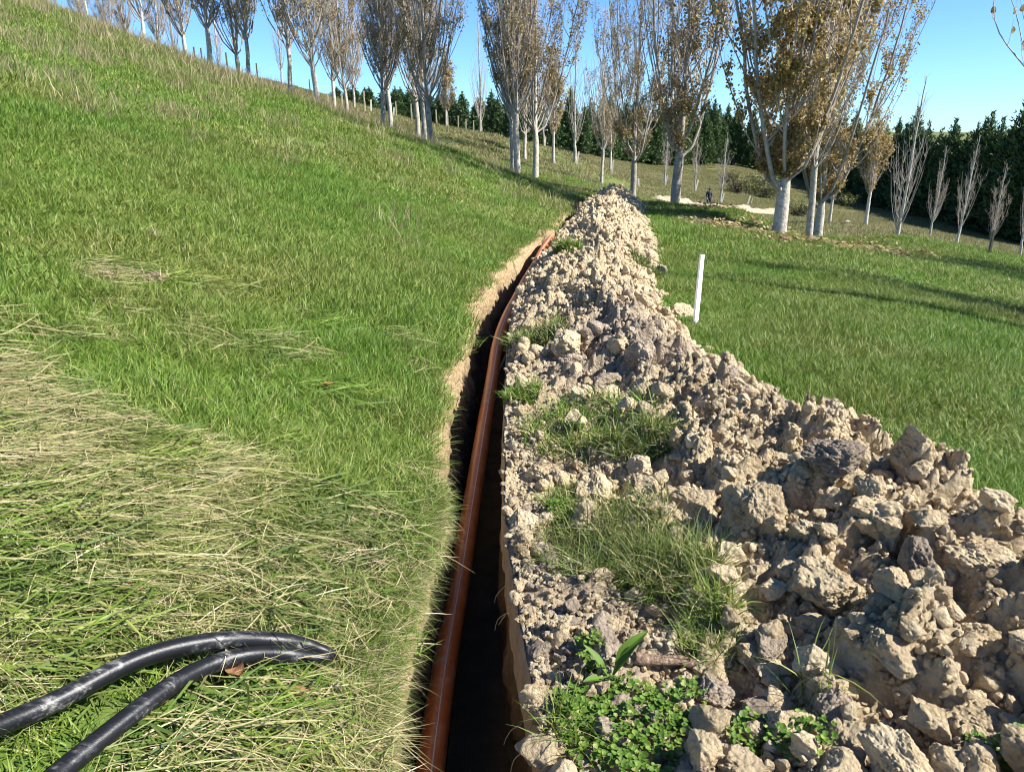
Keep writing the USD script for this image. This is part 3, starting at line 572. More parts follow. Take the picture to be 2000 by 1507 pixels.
# dry seed heads on the upper hillside
S2 = [(f'stem_{k:03d}', join([blades(1060 + k, 60, .42, .30, .0048, (.0, .75), .5), blades(1070 + k, 24, .42, .36, .008, (.0, .7), .6)]), M['seed'], False) for k in range(4)]
x, y = sample(6, 36, 5, rg); t = x - xt(y)
zc = sm(noise2(x, y, .16, 43, 3), .40, .62) * (t < -1) * sm(-t + y * .25, 5.0, 9.0); crest = np.exp(-((np.hypot(x + 13, y - 22)) / 9) ** 2)
keep = rg.rand(len(x)) < np.clip(.45 * zc + 1.6 * crest, 0, .95); x, y = x[keep], y[keep]
instancer('/World/seed_heads', S2, np.stack([x, y, hz(x, y)], 1), rg.randint(0, 4, len(x)), quat_to(normal_at(x, y), rg.uniform(0, 6.28, len(x))), rg.uniform(.5, 1.05, len(x)), 'dry buff seed stems over the upper hillside near the poplars', 'grass')

# ------------------------------------------------------------------ sods and weeds on the heap
SOD = [(1150, 838, 130, 1.0, 'green grass sod lying on the mid heap beside the trench'), (1255, 862, 70, .9, 'dark drooping grass tuft at the right of the upper sod'),
       (1195, 1075, 140, 1.15, 'big shaggy grass tussock on the trench side of the near heap'), (1310, 1110, 95, 1.2, 'dark grass hanging down the right side of the shaggy tussock'),
       (1385, 1190, 50, 1.0, 'thin long-bladed grass tuft right of the shaggy tussock'), (1045, 665, 55, .8, 'grey-green grass tuft at the trench edge in mid heap'),
       (1110, 482, 26, .8, 'small grass sod on the trench side of the far heap'), (1110, 1440, 45, .9, 'grass tuft at the bottom edge left of the low weeds'),
       (1380, 1270, 52, .8, 'grass tuft behind the reddish piece of wood'), (1590, 1345, 42, 1.2, 'sparse tall grass blades sticking up left of the brown blocky clod'),
       (1020, 780, 36, .7, 'grass tuft drooping over the right lip of the trench'), (1100, 985, 44, .7, 'low grass between the pale clods and the shaggy tussock'), (1255,520,40,.8,'dark grass hollow at the right foot of the far heap')]
for k, (u, v, rpx, lng, lab) in enumerate(SOD):
    p, d = hit(u, v); R = rpx * d / FPX; r = np.random.RandomState(1100 + k); nb = int(np.clip(42000 * R * R, 110, 1300))
    if 'sparse' in lab: nb = 40
    L = .16 * lng * (1 if d < 5 else 1.2); w = .0042 * max(1, d / 3)
    bv, bf = blades(1100 + k, nb, R, L, w, (.1, 1.15), 1.1, None, seg=4)
    per = 9; bi = np.arange(len(bv)) // per; bx = bv[bi * per]; dz = surf(bx[:, 0] + p[0], bx[:, 1] + p[1]) - p[2]
    bv = bv + np.stack([0 * dz, 0 * dz, np.clip(dz, -.12, .12)], 1)
    o = thing('grass_tussock', lab, 'grass tuft', p, group=None)
    part(o, 'green_blades', (bv, bf), M['dark_grass' if 'dark' in lab or k in (2, 5) else 'grass'])
    if nb > 200:
        sv, sf = blades(1150 + k, nb // 4, R * 1.02, L * .8, w * .8, (.7, 1.6), .6, None, True, .04, seg=4); bi = np.arange(len(sv)) // per; bx = sv[bi * per]
        sv = sv + np.stack([0 * bx[:, 0], 0 * bx[:, 0], np.clip(surf(bx[:, 0] + p[0], bx[:, 1] + p[1]) - p[2], -.12, .12)], 1)
        part(o, 'dry_blades', (sv, sf), M['straw'])
def weed_leaves(seed, n_, R, size):
    """low round-leaved ground weeds"""
    r = np.random.RandomState(seed); V, F = [], []
    for k in range(n_):
        a, q = r.uniform(0, 6.28), R * math.sqrt(r.rand()); c = np.array([q * math.cos(a), q * math.sin(a), r.uniform(.012, .05)])
        for j in range(3):
            az = r.uniform(0, 6.28) + j * 2.1; s = size * r.uniform(.6, 1.25); dx = np.array([math.cos(az), math.sin(az), r.uniform(-.3, .5)]); sx = np.array([-math.sin(az), math.cos(az), r.uniform(-.25, .25)])
            o = len(V); V += [c, c + s * (.45 * dx + .42 * sx), c + s * (.85 * dx + .40 * sx), c + s * 1.0 * dx, c + s * (.85 * dx - .40 * sx), c + s * (.45 * dx - .42 * sx), c + s * .5 * dx - np.array([0, 0, .12 * s])]
            F += [[o, o + 6, o + 1], [o + 1, o + 6, o + 2], [o + 2, o + 6, o + 3], [o + 3, o + 6, o + 4], [o + 4, o + 6, o + 5], [o + 5, o + 6, o]]
    return np.array(V), np.array(F)
WEED = [(1210, 1440, 120, 'dense low round-leaved weeds at the bottom edge below the dock leaf'), (1330, 1395, 60, 'low weeds between the wood piece and the grey lump'),
        (1130, 1390, 50, 'low weeds on the trench lip left of the dock leaf'), (1470, 1440, 60, 'low weeds among the pale clods at the bottom edge'), (1560, 1460, 60, 'pale green weeds right of the pale double clod at the bottom'),
        (1935, 1470, 50, 'broad-leaved weed on the corner slab of clay'), (1100, 1010, 40, 'low weeds by the pale clods between the sods'), (1160, 1290, 36, 'scattered small weeds behind the dock leaf'),
        (90, 1345, 60, 'bright clover patch left of the black pipe'), (350, 1470, 80, 'bright clover patch below the lower black pipe'), (620, 1400, 60, 'low round weeds right of the black pipe')]
for k, (u, v, rpx, lab) in enumerate(WEED):
    p, d = hit(u, v); R = rpx * d / FPX; wv, wf = weed_leaves(1200 + k, int(np.clip(15000 * R * R, 34, 420)), R, .0155)
    c = wv[(np.arange(len(wv)) // 21) * 21]; wv = wv + np.stack([0 * c[:, 0], 0 * c[:, 0], np.clip(surf(c[:, 0] + p[0], c[:, 1] + p[1]) - p[2], -.1, .1)], 1)
    o = thing('low_weed', lab, 'weed', p); part(o, 'leaves', (wv, wf), M['clover'])
def big_leaf(L, w, az, th, curl, seed):
    """a long ribbed leaf: folded along its midrib, arching over"""
    k = np.linspace(0, 1, 13); c = np.zeros((13, 3)); t_ = th
    for i in range(1, 13):
        t_ += curl / 12; c[i] = c[i - 1] + L / 12 * np.array([math.sin(t_) * math.cos(az), math.sin(t_) * math.sin(az), math.cos(t_)])
    side = np.array([-math.sin(az), math.cos(az), 0]); prof = w * (np.sin(np.pi * np.clip(k * .93 + .05, 0, 1)) ** .8) * (.25 + .75 * sm(k, .15, .5)); V = []
    cols = np.linspace(-1, 1, 9)
    for i in range(13):
        up = np.array([-math.cos(th + curl * k[i]) * math.cos(az), -math.cos(th + curl * k[i]) * math.sin(az), math.sin(th + curl * k[i])])
        for q in cols: V.append(c[i] + side * prof[i] * q / 2 + up * (abs(q) * .22 * prof[i] + .012 * prof[i] * math.cos(q * 12)))
    return np.array(V), grid_faces(13, 9)
p, d = hit(1192, 1330)
dk = thing('dock_plant', 'ribbed broad green dock leaves standing up from the spoil above the low weeds', 'weed', p)
for k, (L, w, az, th, cu) in enumerate([(.185, .045, .55, .35, .9), (.13, .028, 2.6, .5, .5), (.15, .03, .35, .5, .3), (.1, .03, 3.6, .9, .6)]):
    part(dk, 'leaf', big_leaf(L, w, az, th, cu, k), M['clover'], True)

# wood, sticks, fallen leaves
def stick(p0, p1, r0, r1, seed, n_=14, sides=9):
    r = np.random.RandomState(seed); k = np.linspace(0, 1, n_)[:, None]; c = p0 + (p1 - p0) * k; c = c + (r.normal(size=(n_, 3)) * np.linalg.norm(p1 - p0) * .012)
    v, f = tube(c - p0, (r0 + (r1 - r0) * k[:, 0]) * r.uniform(.85, 1.15, n_), sides); return v * 1.0, f
a_, d = hit(1235, 1295); b_, _ = hit(1372, 1302); a_[2] += .02; b_[2] += .016
o = thing('wood_piece', 'short reddish-brown piece of root wood lying on the spoil', 'wood', a_); part(o, 'wood', stick(a_, b_, .018, .014, 3, 7, 12), M['rootwood'], True)
a_, _ = hit(1140, 1168); b_, _ = hit(1240, 1205); a_[2] += .015; b_[2] += .01
o = thing('stick', 'thin grey stick on the spoil below the shaggy tussock', 'stick', a_); part(o, 'wood', stick(a_, b_, .006, .004, 4), M['twig_pale'], True)
def curled_leaf(L, w, seed):
    r = np.random.RandomState(seed); a = np.linspace(-1, 1, 9); b = np.linspace(-1, 1, 7); A, B = np.meshgrid(a, b, indexing='ij')
    wid = np.sqrt(np.clip(1 - np.abs(A) ** 2.2, 0, 1)) * (1 - .25 * A); X = A * L / 2; Y = B * w / 2 * wid; Z = .25 * w * B ** 2 * wid + .12 * L * A ** 2 + .04 * L * np.sin(5 * A + B * 2)
    return np.stack([X, Y, Z + .004], -1).reshape(-1, 3), grid_faces(9, 7)
for k, (u, v, w, rz_, lab) in enumerate([(465, 1350, 62, -52, 'largest curled brown leaf on the grass right of the lower black pipe'), (322, 1418, 30, 20, 'small rusty leaf under the lower black pipe'),
        (645, 775, 26, 10, 'pale brown leaf on the green slope above the trodden grass'), (525, 1372, 34, 70, 'pale yellow leaf beside the curled brown leaf'), (280, 1192, 18, 40, 'tiny orange leaf in the trodden grass above the pipes'),
        (1450, 1412, 26, 35, 'orange-brown leaf tucked among the low weeds at the bottom'), (590, 1395, 44, 15, 'dull pinkish leaf on the grass between pipe tip and trench')]):
    p, d = hit(u, v); L = w * d / FPX; p[2] += .065
    o = thing('fallen_leaf', lab, 'leaf', p, rz_); part(o, 'leaf_blade', curled_leaf(L, L * .55, k), M['straw' if 'yellow' in lab else 'deadleaf'], True)
for k, (u, v, w, lab) in enumerate([(297, 550, 62, 'larger brown clump of dead grass and dung on the hillside'), (205, 552, 36, 'small brown dung patch left of the larger brown clump'), (298, 472, 26, 'small brown patch above the larger brown clump')]):
    p, d = hit(u, v); R = w / 2 * d / FPX; vv, ff = clod_mesh(700 + k, 4, (1, .8, .35), .2, .3)
    o = thing('dung_pat', lab, 'dung', p + np.array([0, 0, .02])); part(o, 'pat', (vv * R, ff), M['rootwood'], True)
    part(o, 'dead_blades', blades(1300 + k, 90, R * 1.3, .10, .006, (.3, 1.4), .6), M['seed'])

# ------------------------------------------------------------------ pipes, stake
pk = [(-.5, .60), (1.2, .58), (2.2, .55), (3.4, .50), (4.6, .42), (5.8, .34), (7, .28), (8.5, .22), (9.6, .13), (10.6, .03), (11.4, .03), (12.4, .18), (14, .4)]
py = np.linspace(-.5, 14, 150); pz = -PchipInterpolator(*zip(*pk))(py); pt = PchipInterpolator([-1, 1.5, 2.3, 3.4, 5, 6.5, 8, 14], [-.19, -.185, -.155, -.08, -.03, -.01, .0, .03])(py)
PXX = xt(py) + pt; pts = np.stack([PXX, py, hz(xt(py), py) + pz], 1)
o = thing('conduit', 'red-brown plastic conduit lying along the trench', 'pipe'); part(o, 'pipe', tube(pts, .052, 22), M['conduit'], True)
_, fu, fw_ = frames(pts)
part(o, 'print_line', tube(pts + np.array([.012, 0, .0502]), .0035, 5), M['twig_pale'])  # thin pale strip along the top of the conduit
c = PIPE; tipd = np.linalg.norm(c - hit(651, 1278, hz, .03)[0], axis=1); rad = .0235 * (.42 + .58 * sm(tipd, .0, .16))
ptop = c[0]; v, f = tube(c - ptop, rad, 18)
o = thing('black_pipe', 'black plastic water pipe doubled back on itself in the grass', 'pipe', ptop); part(o, 'pipe', (v, f), M['black'], True)
def bar(h, w, t_, lean, mat_, name='post', chamfer=.12):
    b = trimesh.creation.box((w, t_, h)); b.apply_translation((0, 0, h / 2)); b = b.subdivide()
    v = np.array(b.vertices); top = v[:, 2] > h * .99; v[top, :2] *= (1 - chamfer); v[:, 0] += lean * v[:, 2]
    return v, np.array(b.faces)
sp, sd = hit(1357, 640); hgt = 134 * sd / FPX / math.cos(PITCH) * 1.0
o = thing('marker_stake', 'flat white wooden marker stake standing in the grass right of the heap', 'stake', sp - np.array([0, 0, .05]), rz=38); part(o, 'stake', bar(hgt + .05, .054, .022, .025, 0), M['white'])

# ------------------------------------------------------------------ poplars
def grow(p0, az, th0, th1, L, n_, r, wob, ex=.42):
    k = np.linspace(0, 1, n_); th = th0 + (th1 - th0) * k ** ex + r.normal(size=n_) * .045; a = az + np.cumsum(r.normal(size=n_)) * wob
    st = (L / (n_ - 1)) * np.stack([np.sin(th) * np.cos(a), np.sin(th) * np.sin(a), np.cos(th)], 1); return p0 + np.vstack([[0, 0, 0], np.cumsum(st[:-1], 0)])
def tubes(polys, radii, sides=3):
    """many thin tubes with the same number of rings, at once"""
    Pn = np.asarray(polys); R = np.asarray(radii); N, n_, _ = Pn.shape
    t = np.gradient(Pn, axis=1); t /= np.linalg.norm(t, axis=2, keepdims=True) + 1e-12; u = np.cross(t, np.array([.93, .31, .2])); u /= np.linalg.norm(u, axis=2, keepdims=True) + 1e-9; w = np.cross(t, u)
    a = np.arange(sides) / sides * 2 * np.pi
    V = Pn[:, :, None] + R[:, :, None, None] * (np.cos(a)[:, None] * u[:, :, None] + np.sin(a)[:, None] * w[:, :, None]); V = V.reshape(-1, 3)
    i = (np.arange(N)[:, None, None] * n_ + np.arange(n_ - 1)[None, :, None]) * sides; j = np.arange(sides)[None, None]; k = (j + 1) % sides
    return V, np.concatenate([np.stack([i + j, i + k, i + sides + k], -1).reshape(-1, 3), np.stack([i + j, i + sides + k, i + sides + j], -1).reshape(-1, 3)])
def poplar(name, seed, H, r0, clear, nl, spread, nleaf, bark, twig, leaf, forks=0, leafsize=.065, low=1.4, twigs=9, skirt=0):
    r = np.random.RandomState(seed); c = klass(name); mains = []
    n_ = 26; tr_ = grow(np.array([0, 0, -.15]), r.uniform(0, 6.28), .02, .03, H, n_, r, .5)
    hk = np.linspace(0, 1, n_); tr_r = r0 * (1 - hk) ** .75 * np.where(tr_[:, 2] > clear * 1.1, .82 if not forks else .6, 1) + .012; tr_r = tr_r * (1 + .28 * np.exp(-np.clip(tr_[:, 2], 0, 9) / .18))
    solid = [tube(tr_, tr_r, 12)]; arms = []; mains.append((tr_, tr_r))
    for q in range(forks):
        az = q * 6.28 / forks + r.uniform(-.4, .4); k0 = np.interp(clear * r.uniform(.8, 1.15), tr_[:, 2], np.arange(n_)); p0 = np.array([np.interp(k0, np.arange(n_), tr_[:, j]) for j in range(3)])
        L = H * r.uniform(.72, .85); pl = grow(p0, az, r.uniform(.7, 1.0), r.uniform(.02, .08), L, 20, r, .10, .17); rr = r0 * r.uniform(.20, .29) * (1 - np.linspace(0, 1, 20)) ** .8 + .008
        arms.append(tube(pl, rr, 9)); mains.append((pl, rr))
    limbs, lr = [], []
    for i in range(nl):
        ml, mr = mains[r.randint(len(mains))] if forks else mains[0]
        zlo = clear if ml is tr_ else ml[2, 2]; zmax = ml[-1, 2]
        h = zlo + (zmax * .93 - zlo) * r.rand() ** (low if i % 3 else 2.6)
        p0 = np.array([np.interp(h, ml[:, 2], ml[:, j]) for j in range(3)]); rb = np.interp(h, ml[:, 2], mr)
        L = np.clip((H - h) * r.uniform(.30, .62), .5, H * .5); th0 = r.uniform(.6, 1.0) * spread
        limbs.append(grow(p0, i * 2.4 + r.uniform(-.5, .5), th0, r.uniform(.05, .28) * min(1, spread), L, 9, r, .10)); lr.append(np.minimum(rb * .5, .0045 + .0048 * L) * (1 - np.linspace(0, .85, 9)))
    for i in range(skirt):                               # leafy low boughs round the fork
        ml, mr = mains[r.randint(len(mains))]; h = clear * .95 + 2.6 * r.rand() ** 1.3
        p0 = np.array([np.interp(h, ml[:, 2], ml[:, j]) for j in range(3)]); L = r.uniform(.6, 1.5)
        limbs.append(grow(p0, r.uniform(0, 6.28), r.uniform(.7, 1.1), r.uniform(.25, .95), L, 9, r, .15)); lr.append((.006 + .006 * L) * (1 - np.linspace(0, .85, 9)))
    limbs, lr = np.array(limbs), np.array(lr); arms.append(tubes(limbs, lr, 5))
    part(c, 'trunk', join(solid), M[bark], True); part(c, 'limbs', join(arms), M['limb_bark'], True)
    tw, twr = [], []
    for l_, rr in zip(limbs, lr):
        Ll = np.linalg.norm(l_[-1] - l_[0])
        for q in range(int(twigs * (.42 + Ll / H * 1.4))):
            k0 = r.uniform(.12, .97) * 8; p0 = np.array([np.interp(k0, np.arange(9), l_[:, j]) for j in range(3)]); L = r.uniform(.18, .42) * min(2.6, Ll) * (1.15 - k0 / 10)
            tw.append(grow(p0, r.uniform(0, 6.28), r.uniform(.35, .95), r.uniform(.05, .35), L, 6, r, .18)); twr.append((.0045 + .003 * L) * (1 - np.linspace(0, .8, 6)))
    tw, twr = np.array(tw), np.array(twr); n2 = len(tw); k = r.randint(0, n2, int(n2 * (2.0 if nleaf > 1000 else 1.3))); kk = r.randint(1, 5, len(k)); p0 = tw[k, kk]
    az = r.uniform(0, 6.28, len(k)); th = r.uniform(.25, .95, len(k)); L = r.uniform(.10, .42, len(k)); dr = np.stack([np.sin(th) * np.cos(az), np.sin(th) * np.sin(az), np.cos(th)], 1)
    s3 = np.stack([p0, p0 + dr * (L * .5)[:, None], p0 + dr * L[:, None] + np.array([0, 0, .1]) * L[:, None]], 1)
    part(c, 'twigs', join([tubes(tw, twr, 3), tubes(s3, np.tile([.0040, .0034, .0018], (len(k), 1)), 3)]), M[twig], kind='stuff')
    if nleaf:
        src = np.concatenate([tw[:, 2:].reshape(-1, 3), s3.reshape(-1, 3)]); wgt = meshkit.fbm(src * 1.3 + seed, 3, seed); pw = np.clip(wgt - .30, .04, 1) ** 1.2 * np.exp(-np.clip(src[:, 2] - clear - 2.5, 0, 99) / (H * .30)); pw /= pw.sum()
        c0 = src[r.choice(len(src), nleaf, p=pw)] + r.normal(size=(nleaf, 3)) * .045
        a = r.normal(size=(nleaf, 3)); a[:, 2] -= .7; a /= np.linalg.norm(a, axis=1, keepdims=True); b = np.cross(a, r.normal(size=(nleaf, 3))); b /= np.linalg.norm(b, axis=1, keepdims=True)
        s = leafsize * r.uniform(.6, 1.25, nleaf)[:, None]; nrm = np.cross(a, b)
        V = np.stack([c0, c0 + a * s * .45 + b * s * .42 + nrm * s * .1, c0 + a * s, c0 + a * s * .45 - b * s * .42 + nrm * s * .1], 1).reshape(-1, 3); o = (np.arange(nleaf) * 4)[:, None, None]
        part(c, 'leaves', (V, (o + np.array([[0, 1, 2], [0, 2, 3]])[None]).reshape(-1, 3)), M[leaf], kind='stuff')
    return c
K = {
    'big': poplar('big_poplar_shape', 1, 12.5, .142, 1.15, 84, .85, 32000, 'bark', 'twig', 'leaf_gold', forks=6, leafsize=.072, low=1.25, twigs=14, skirt=46),
    'grey': poplar('grey_poplar_shape', 2, 13.0, .128, 1.7, 78, .75, 17000, 'dark_bark', 'twig', 'leaf', forks=4, skirt=26, leafsize=.062, low=1.1, twigs=14),
    'mid': poplar('poplar_shape', 3, 12.0, .105, 1.9, 84, .72, 11000, 'bark', 'twig', 'leaf', leafsize=.062, low=1.35),
    'mid2': poplar('poplar_shape_001', 4, 12.5, .102, 1.6, 80, .76, 10000, 'bark', 'twig', 'leaf', forks=2, leafsize=.062, low=1.3),
    'mid3': poplar('poplar_shape_002', 5, 11.0, .096, 2.1, 78, .76, 7500, 'bark', 'twig', 'leaf', leafsize=.062, low=1.3),
    'sparse': poplar('sparse_poplar_shape', 6, 10.5, .088, 1.8, 70, .74, 5500, 'bark', 'twig_pale', 'leaf', leafsize=.06, low=1.3),
    'bare': poplar('bare_poplar_shape', 7, 6.0, .062, .75, 38, .6, 0, 'bark', 'twig_pale', 'leaf', low=1.5, twigs=4),
    'bare2': poplar('bare_poplar_shape_001', 8, 5.4, .055, .8, 34, .62, 200, 'bark', 'twig', 'leaf', low=1.5, twigs=4),
    'gold': poplar('gold_poplar_shape', 9, 5.5, .075, 1.3, 50, .8, 5500, 'bark', 'twig', 'leaf_gold', leafsize=.085, low=1.2, twigs=8),
}
BASE = {'big': .185, 'grey': .15, 'mid': .135, 'mid2': .13, 'mid3': .12, 'sparse': .11, 'bare': .062, 'bare2': .055, 'gold': .075}
POP = [  # u, v, depth, kind, scale, label
    (95, 40, 40, 'sparse', .75, 'sparse poplar behind the crest in the top left corner'), (165, 60, 38, 'sparse', .7, 'sparse dark poplar behind the pale post on the crest'),
    (215, 75, 42, 'mid3', .6, 'thin poplar behind the crest right of the pale crest post'), (248, 85, 44, 'sparse', .8, 'sparse poplar behind the crest left of the forked pale trunk'),
    (285, 105, 30, 'mid2', .70, 'pale forked poplar standing on the left skyline of the hillside'), (312, 108, 40, 'sparse', .7, 'thin poplar right behind the forked skyline poplar'),
    (345, 125, 42, 'bare', 1.1, 'small bare tree low on the skyline left of the bushy poplar'), (368, 134, 35, 'mid', .85, 'bushy brown poplar with a short pale trunk on the skyline'),
    (413, 150, 31, 'mid', .95, 'dense olive-brown poplar on the skyline with a straight pale trunk'), (428, 142, 46, 'bare2', 1.0, 'small bare tree behind the dense skyline poplar'),
    (470, 178, 32, 'mid2', .9, 'left poplar of the close pair beside the fence ridge'), (490, 183, 31, 'sparse', .9, 'right thinner poplar of the close pair beside the fence ridge'),
    (552, 172, 62, 'bare', 1.2, 'small bare tree on the far fence ridge'), (570, 207, 31, 'sparse', 1.0, 'open sparse poplar right of the close pair'),
    (626, 257, 28, 'mid3', 1.0, 'poplar with the long pale trunk standing lowest on the left hillside'), (655, 225, 38, 'mid', .8, 'poplar behind and right of the long pale trunk'),
    (680, 235, 36, 'mid2', .8, 'poplar second behind the long pale trunk'), (691, 208, 46, 'sparse', .8, 'thin far poplar at the left end of the dark pines'),
    (750, 270, 30, 'mid', .9, 'left trunk of the touching poplar pair before the dark pines'), (765, 267, 31, 'mid3', .85, 'right short trunk of the touching poplar pair before the dark pines'),
    (817, 279, 32, 'mid2', .95, 'brown poplar just left of the three-trunk group'), (831, 290, 29.5, 'mid', .8, 'left dark-shaded trunk of the close poplars in front of the pines'),
    (842, 297, 28, 'mid2', .95, 'right tall trunk of the close poplars in front of the pines'), (872, 262, 50, 'gold', 1.1, 'small leafy poplar in front of the pines right of the close group'),
    (937, 277, 50, 'bare', 1.25, 'bare whitish young poplar before the pines with a flared crown'), (1002, 352, 27.4, 'mid3', .85, 'left thin trunk of the double poplar left of the heap top'),
    (1010, 354, 27, 'mid', 1.05, 'right trunk of the double poplar left of the heap top'), (1025, 322, 36, 'mid2', .75, 'poplar half hidden between the double poplar and its neighbour'),
    (1045, 347, 28, 'mid2', 1.0, 'poplar with pale forked trunk right of the double poplar'), (1062, 309, 46, 'sparse', .6, 'thin poplar behind the golden young tree'),
    (1080, 322, 38, 'gold', 1.0, 'small golden-leaved poplar left of the heap top'), (1123, 318, 42, 'bare', 1.15, 'bare young poplar with a white sleeve beyond the heap top'),
    (1175, 362, 32, 'sparse', .68, 'slender tall poplar just above the heap top'), (1192, 333, 45, 'gold', .85, 'leafy small poplar behind the slender one above the heap'),
    (1236, 385, 26, 'grey', .75, 'brown-leaved poplar between the heap top and the large grey trunk'), (1318, 415, 22, 'grey', 1.05, 'large grey-trunked poplar at the middle of the bare far spoil line'),
    (1298, 360, 78, 'bare2', 1.1, 'young pole tree far behind the large grey trunk'), (1357, 368, 80, 'bare2', 1.1, 'young pole tree left above the distant person'),
    (1408, 381, 72, 'bare', 1.15, 'bare pole tree right above the distant person'), (1520, 462, 16.5, 'big', 1.0, 'largest golden-brown poplar with a thick white trunk on the right'),
    (1579, 468, 18, 'mid3', .78, 'slim pale trunk close behind the largest poplar'), (1596, 460, 20, 'big', .78, 'second golden poplar right behind the largest one'),
    (1622, 422, 42, 'gold', 1.0, 'small leafy poplar far behind the second golden poplar'), (1690, 440, 40, 'gold', 1.15, 'small leafy poplar left of the bare row on the right'),
    (1745, 495, 28, 'bare', 1.02, 'nearest and tallest bare young poplar on the right'), (1815, 465, 42, 'bare2', .98, 'small reddish bare poplar second in the right-hand row'),
    (1868, 481, 36, 'bare', .83, 'bare poplar third in the right-hand row before the pines'), (1930, 496, 38, 'bare2', .82, 'bare poplar fourth in the right-hand row before the pines'),
    (1996, 478, 44, 'bare', .95, 'bare poplar cut by the right edge of the picture')]
rp = np.random.RandomState(31)
POPPOS = []
for u, v, d, kd, sc, lab in POP:
    p = foot(u, v, d); POPPOS.append((p, kd, sc))
    copy('poplar', K[kd], lab, 'poplar', loc=p, rz=rp.uniform(0, 360), scale=(sc, sc, sc * rp.uniform(.95, 1.1)))
# the tree just out of the frame whose branch reaches in at the top right corner
eb = foot(2330, 600, 8.0); re_ = np.random.RandomState(64)
ed = thing('poplar', 'poplar beyond the right edge whose thin branches hang into the top right corner', 'poplar', eb)
tk = grow(np.array([0, 0, -.1]), 1.0, .02, .03, 8.5, 20, re_, .4); part(ed, 'trunk', tube(tk, .12 * (1 - np.linspace(0, .9, 20)), 12), M['bark'], True)
sprays, srad, lv = [], [], []
for (path, r0_) in (([(2330, 330), (2180, 290), (2060, 200), (1998, 135), (1965, 85), (1948, 40), (1940, -10), (1936, -90)], .016), ([(2330, 360), (2150, 250), (2030, 150), (1993, 85), (1975, 35), (1964, -10), (1955, -80)], .014), ([(2330, 200), (2100, 60), (2010, 60), (1996, 20), (1990, -60)], .010)):
    q = spline([P(u, v, 7.9) + re_.normal(size=3) * .03 - eb for u, v in path], 24); q[0] = [np.interp(q[0][2], tk[:, 2], tk[:, 0]), np.interp(q[0][2], tk[:, 2], tk[:, 1]), q[0][2]]
    sprays.append(tube(q, r0_ * (1 - np.linspace(0, .85, 24)), 6))
    for i in range(8, 24, 2):
        tw_ = grow(q[i], re_.uniform(0, 6.28), re_.uniform(.4, .9), .2, re_.uniform(.12, .4), 6, re_, .2); sprays.append(tube(tw_, np.linspace(.0035, .0015, 6), 4)); lv += [tw_[3], tw_[5]]
part(ed, 'branches', join(sprays), M['limb_bark'], True)
for p in lv[::2]:
    a = re_.normal(size=3); a[2] -= 1; a /= np.linalg.norm(a); vv, ff = curled_leaf(.075, .06, 5); Mx = euler(*re_.uniform(-2, 2, 3)); part(ed, 'leaf', (vv @ Mx[:3, :3].T + p, ff), M['leaf'], True)
for k, (x, y) in enumerate([(12.6, 8.2), (15, 13.2), (18.5, 18)]):
    copy('poplar', K['mid'], 'leafy poplar beyond the right edge that throws long shadows on the field', 'poplar', loc=(x, y, float(hz(x, y))), rz=70 * k, scale=.9, group='poplars outside the right edge')

# leaf litter under the big poplars
lit, lx, ly = [], [], []
L0 = [(f'litter_{k:03d}', None, M['leaf'], False) for k in range(3)]
def litter(seed, n_, R):
    r = np.random.RandomState(seed); V, F = [], []
    for k in range(n_):
        q, a = R * math.sqrt(r.rand()), r.uniform(0, 6.28); c = np.array([q * math.cos(a), q * math.sin(a), r.uniform(.04, .11)]); e = r.normal(size=3) * np.array([1, 1, .35]); e /= np.linalg.norm(e); g = np.cross(e, [r.normal() * .4, r.normal() * .4, 1]); g /= np.linalg.norm(g); s = r.uniform(.03, .055)
        o = len(V); V += [c - e * s, c + g * s * .7, c + e * s, c - g * s * .7]; F += [[o, o + 1, o + 2], [o, o + 2, o + 3]]
    return np.array(V), np.array(F)
L0 = [(f'litter_{k:03d}', litter(1400 + k, 34, .5), M['leaf'], False) for k in range(3)]
lp = []
for (p, kd, sc) in POPPOS:
    if kd in ('big', 'grey'):
        for _ in range(20): lp.append((p[0] + rp.normal() * 1.3 - .2, p[1] + rp.normal() * 1.2))
for q in np.linspace(0, 1, 60):
    u = 1340 + 400 * q; v = 432 + 70 * q; g = hit(u, v, hz)[0]; lp.append((g[0] + rp.normal() * .4, g[1] + rp.normal() * .4))
lp = np.array(lp); instancer('/World/leaf_litter', L0, np.stack([lp[:, 0], lp[:, 1], hz(lp[:, 0], lp[:, 1])], 1), rp.randint(0, 3, len(lp)), quat_to(normal_at(lp[:, 0], lp[:, 1]), rp.uniform(0, 6.28, len(lp))), rp.uniform(.7, 1.3, len(lp)), 'fallen brown leaves on the grass under the big poplars', 'leaf litter')

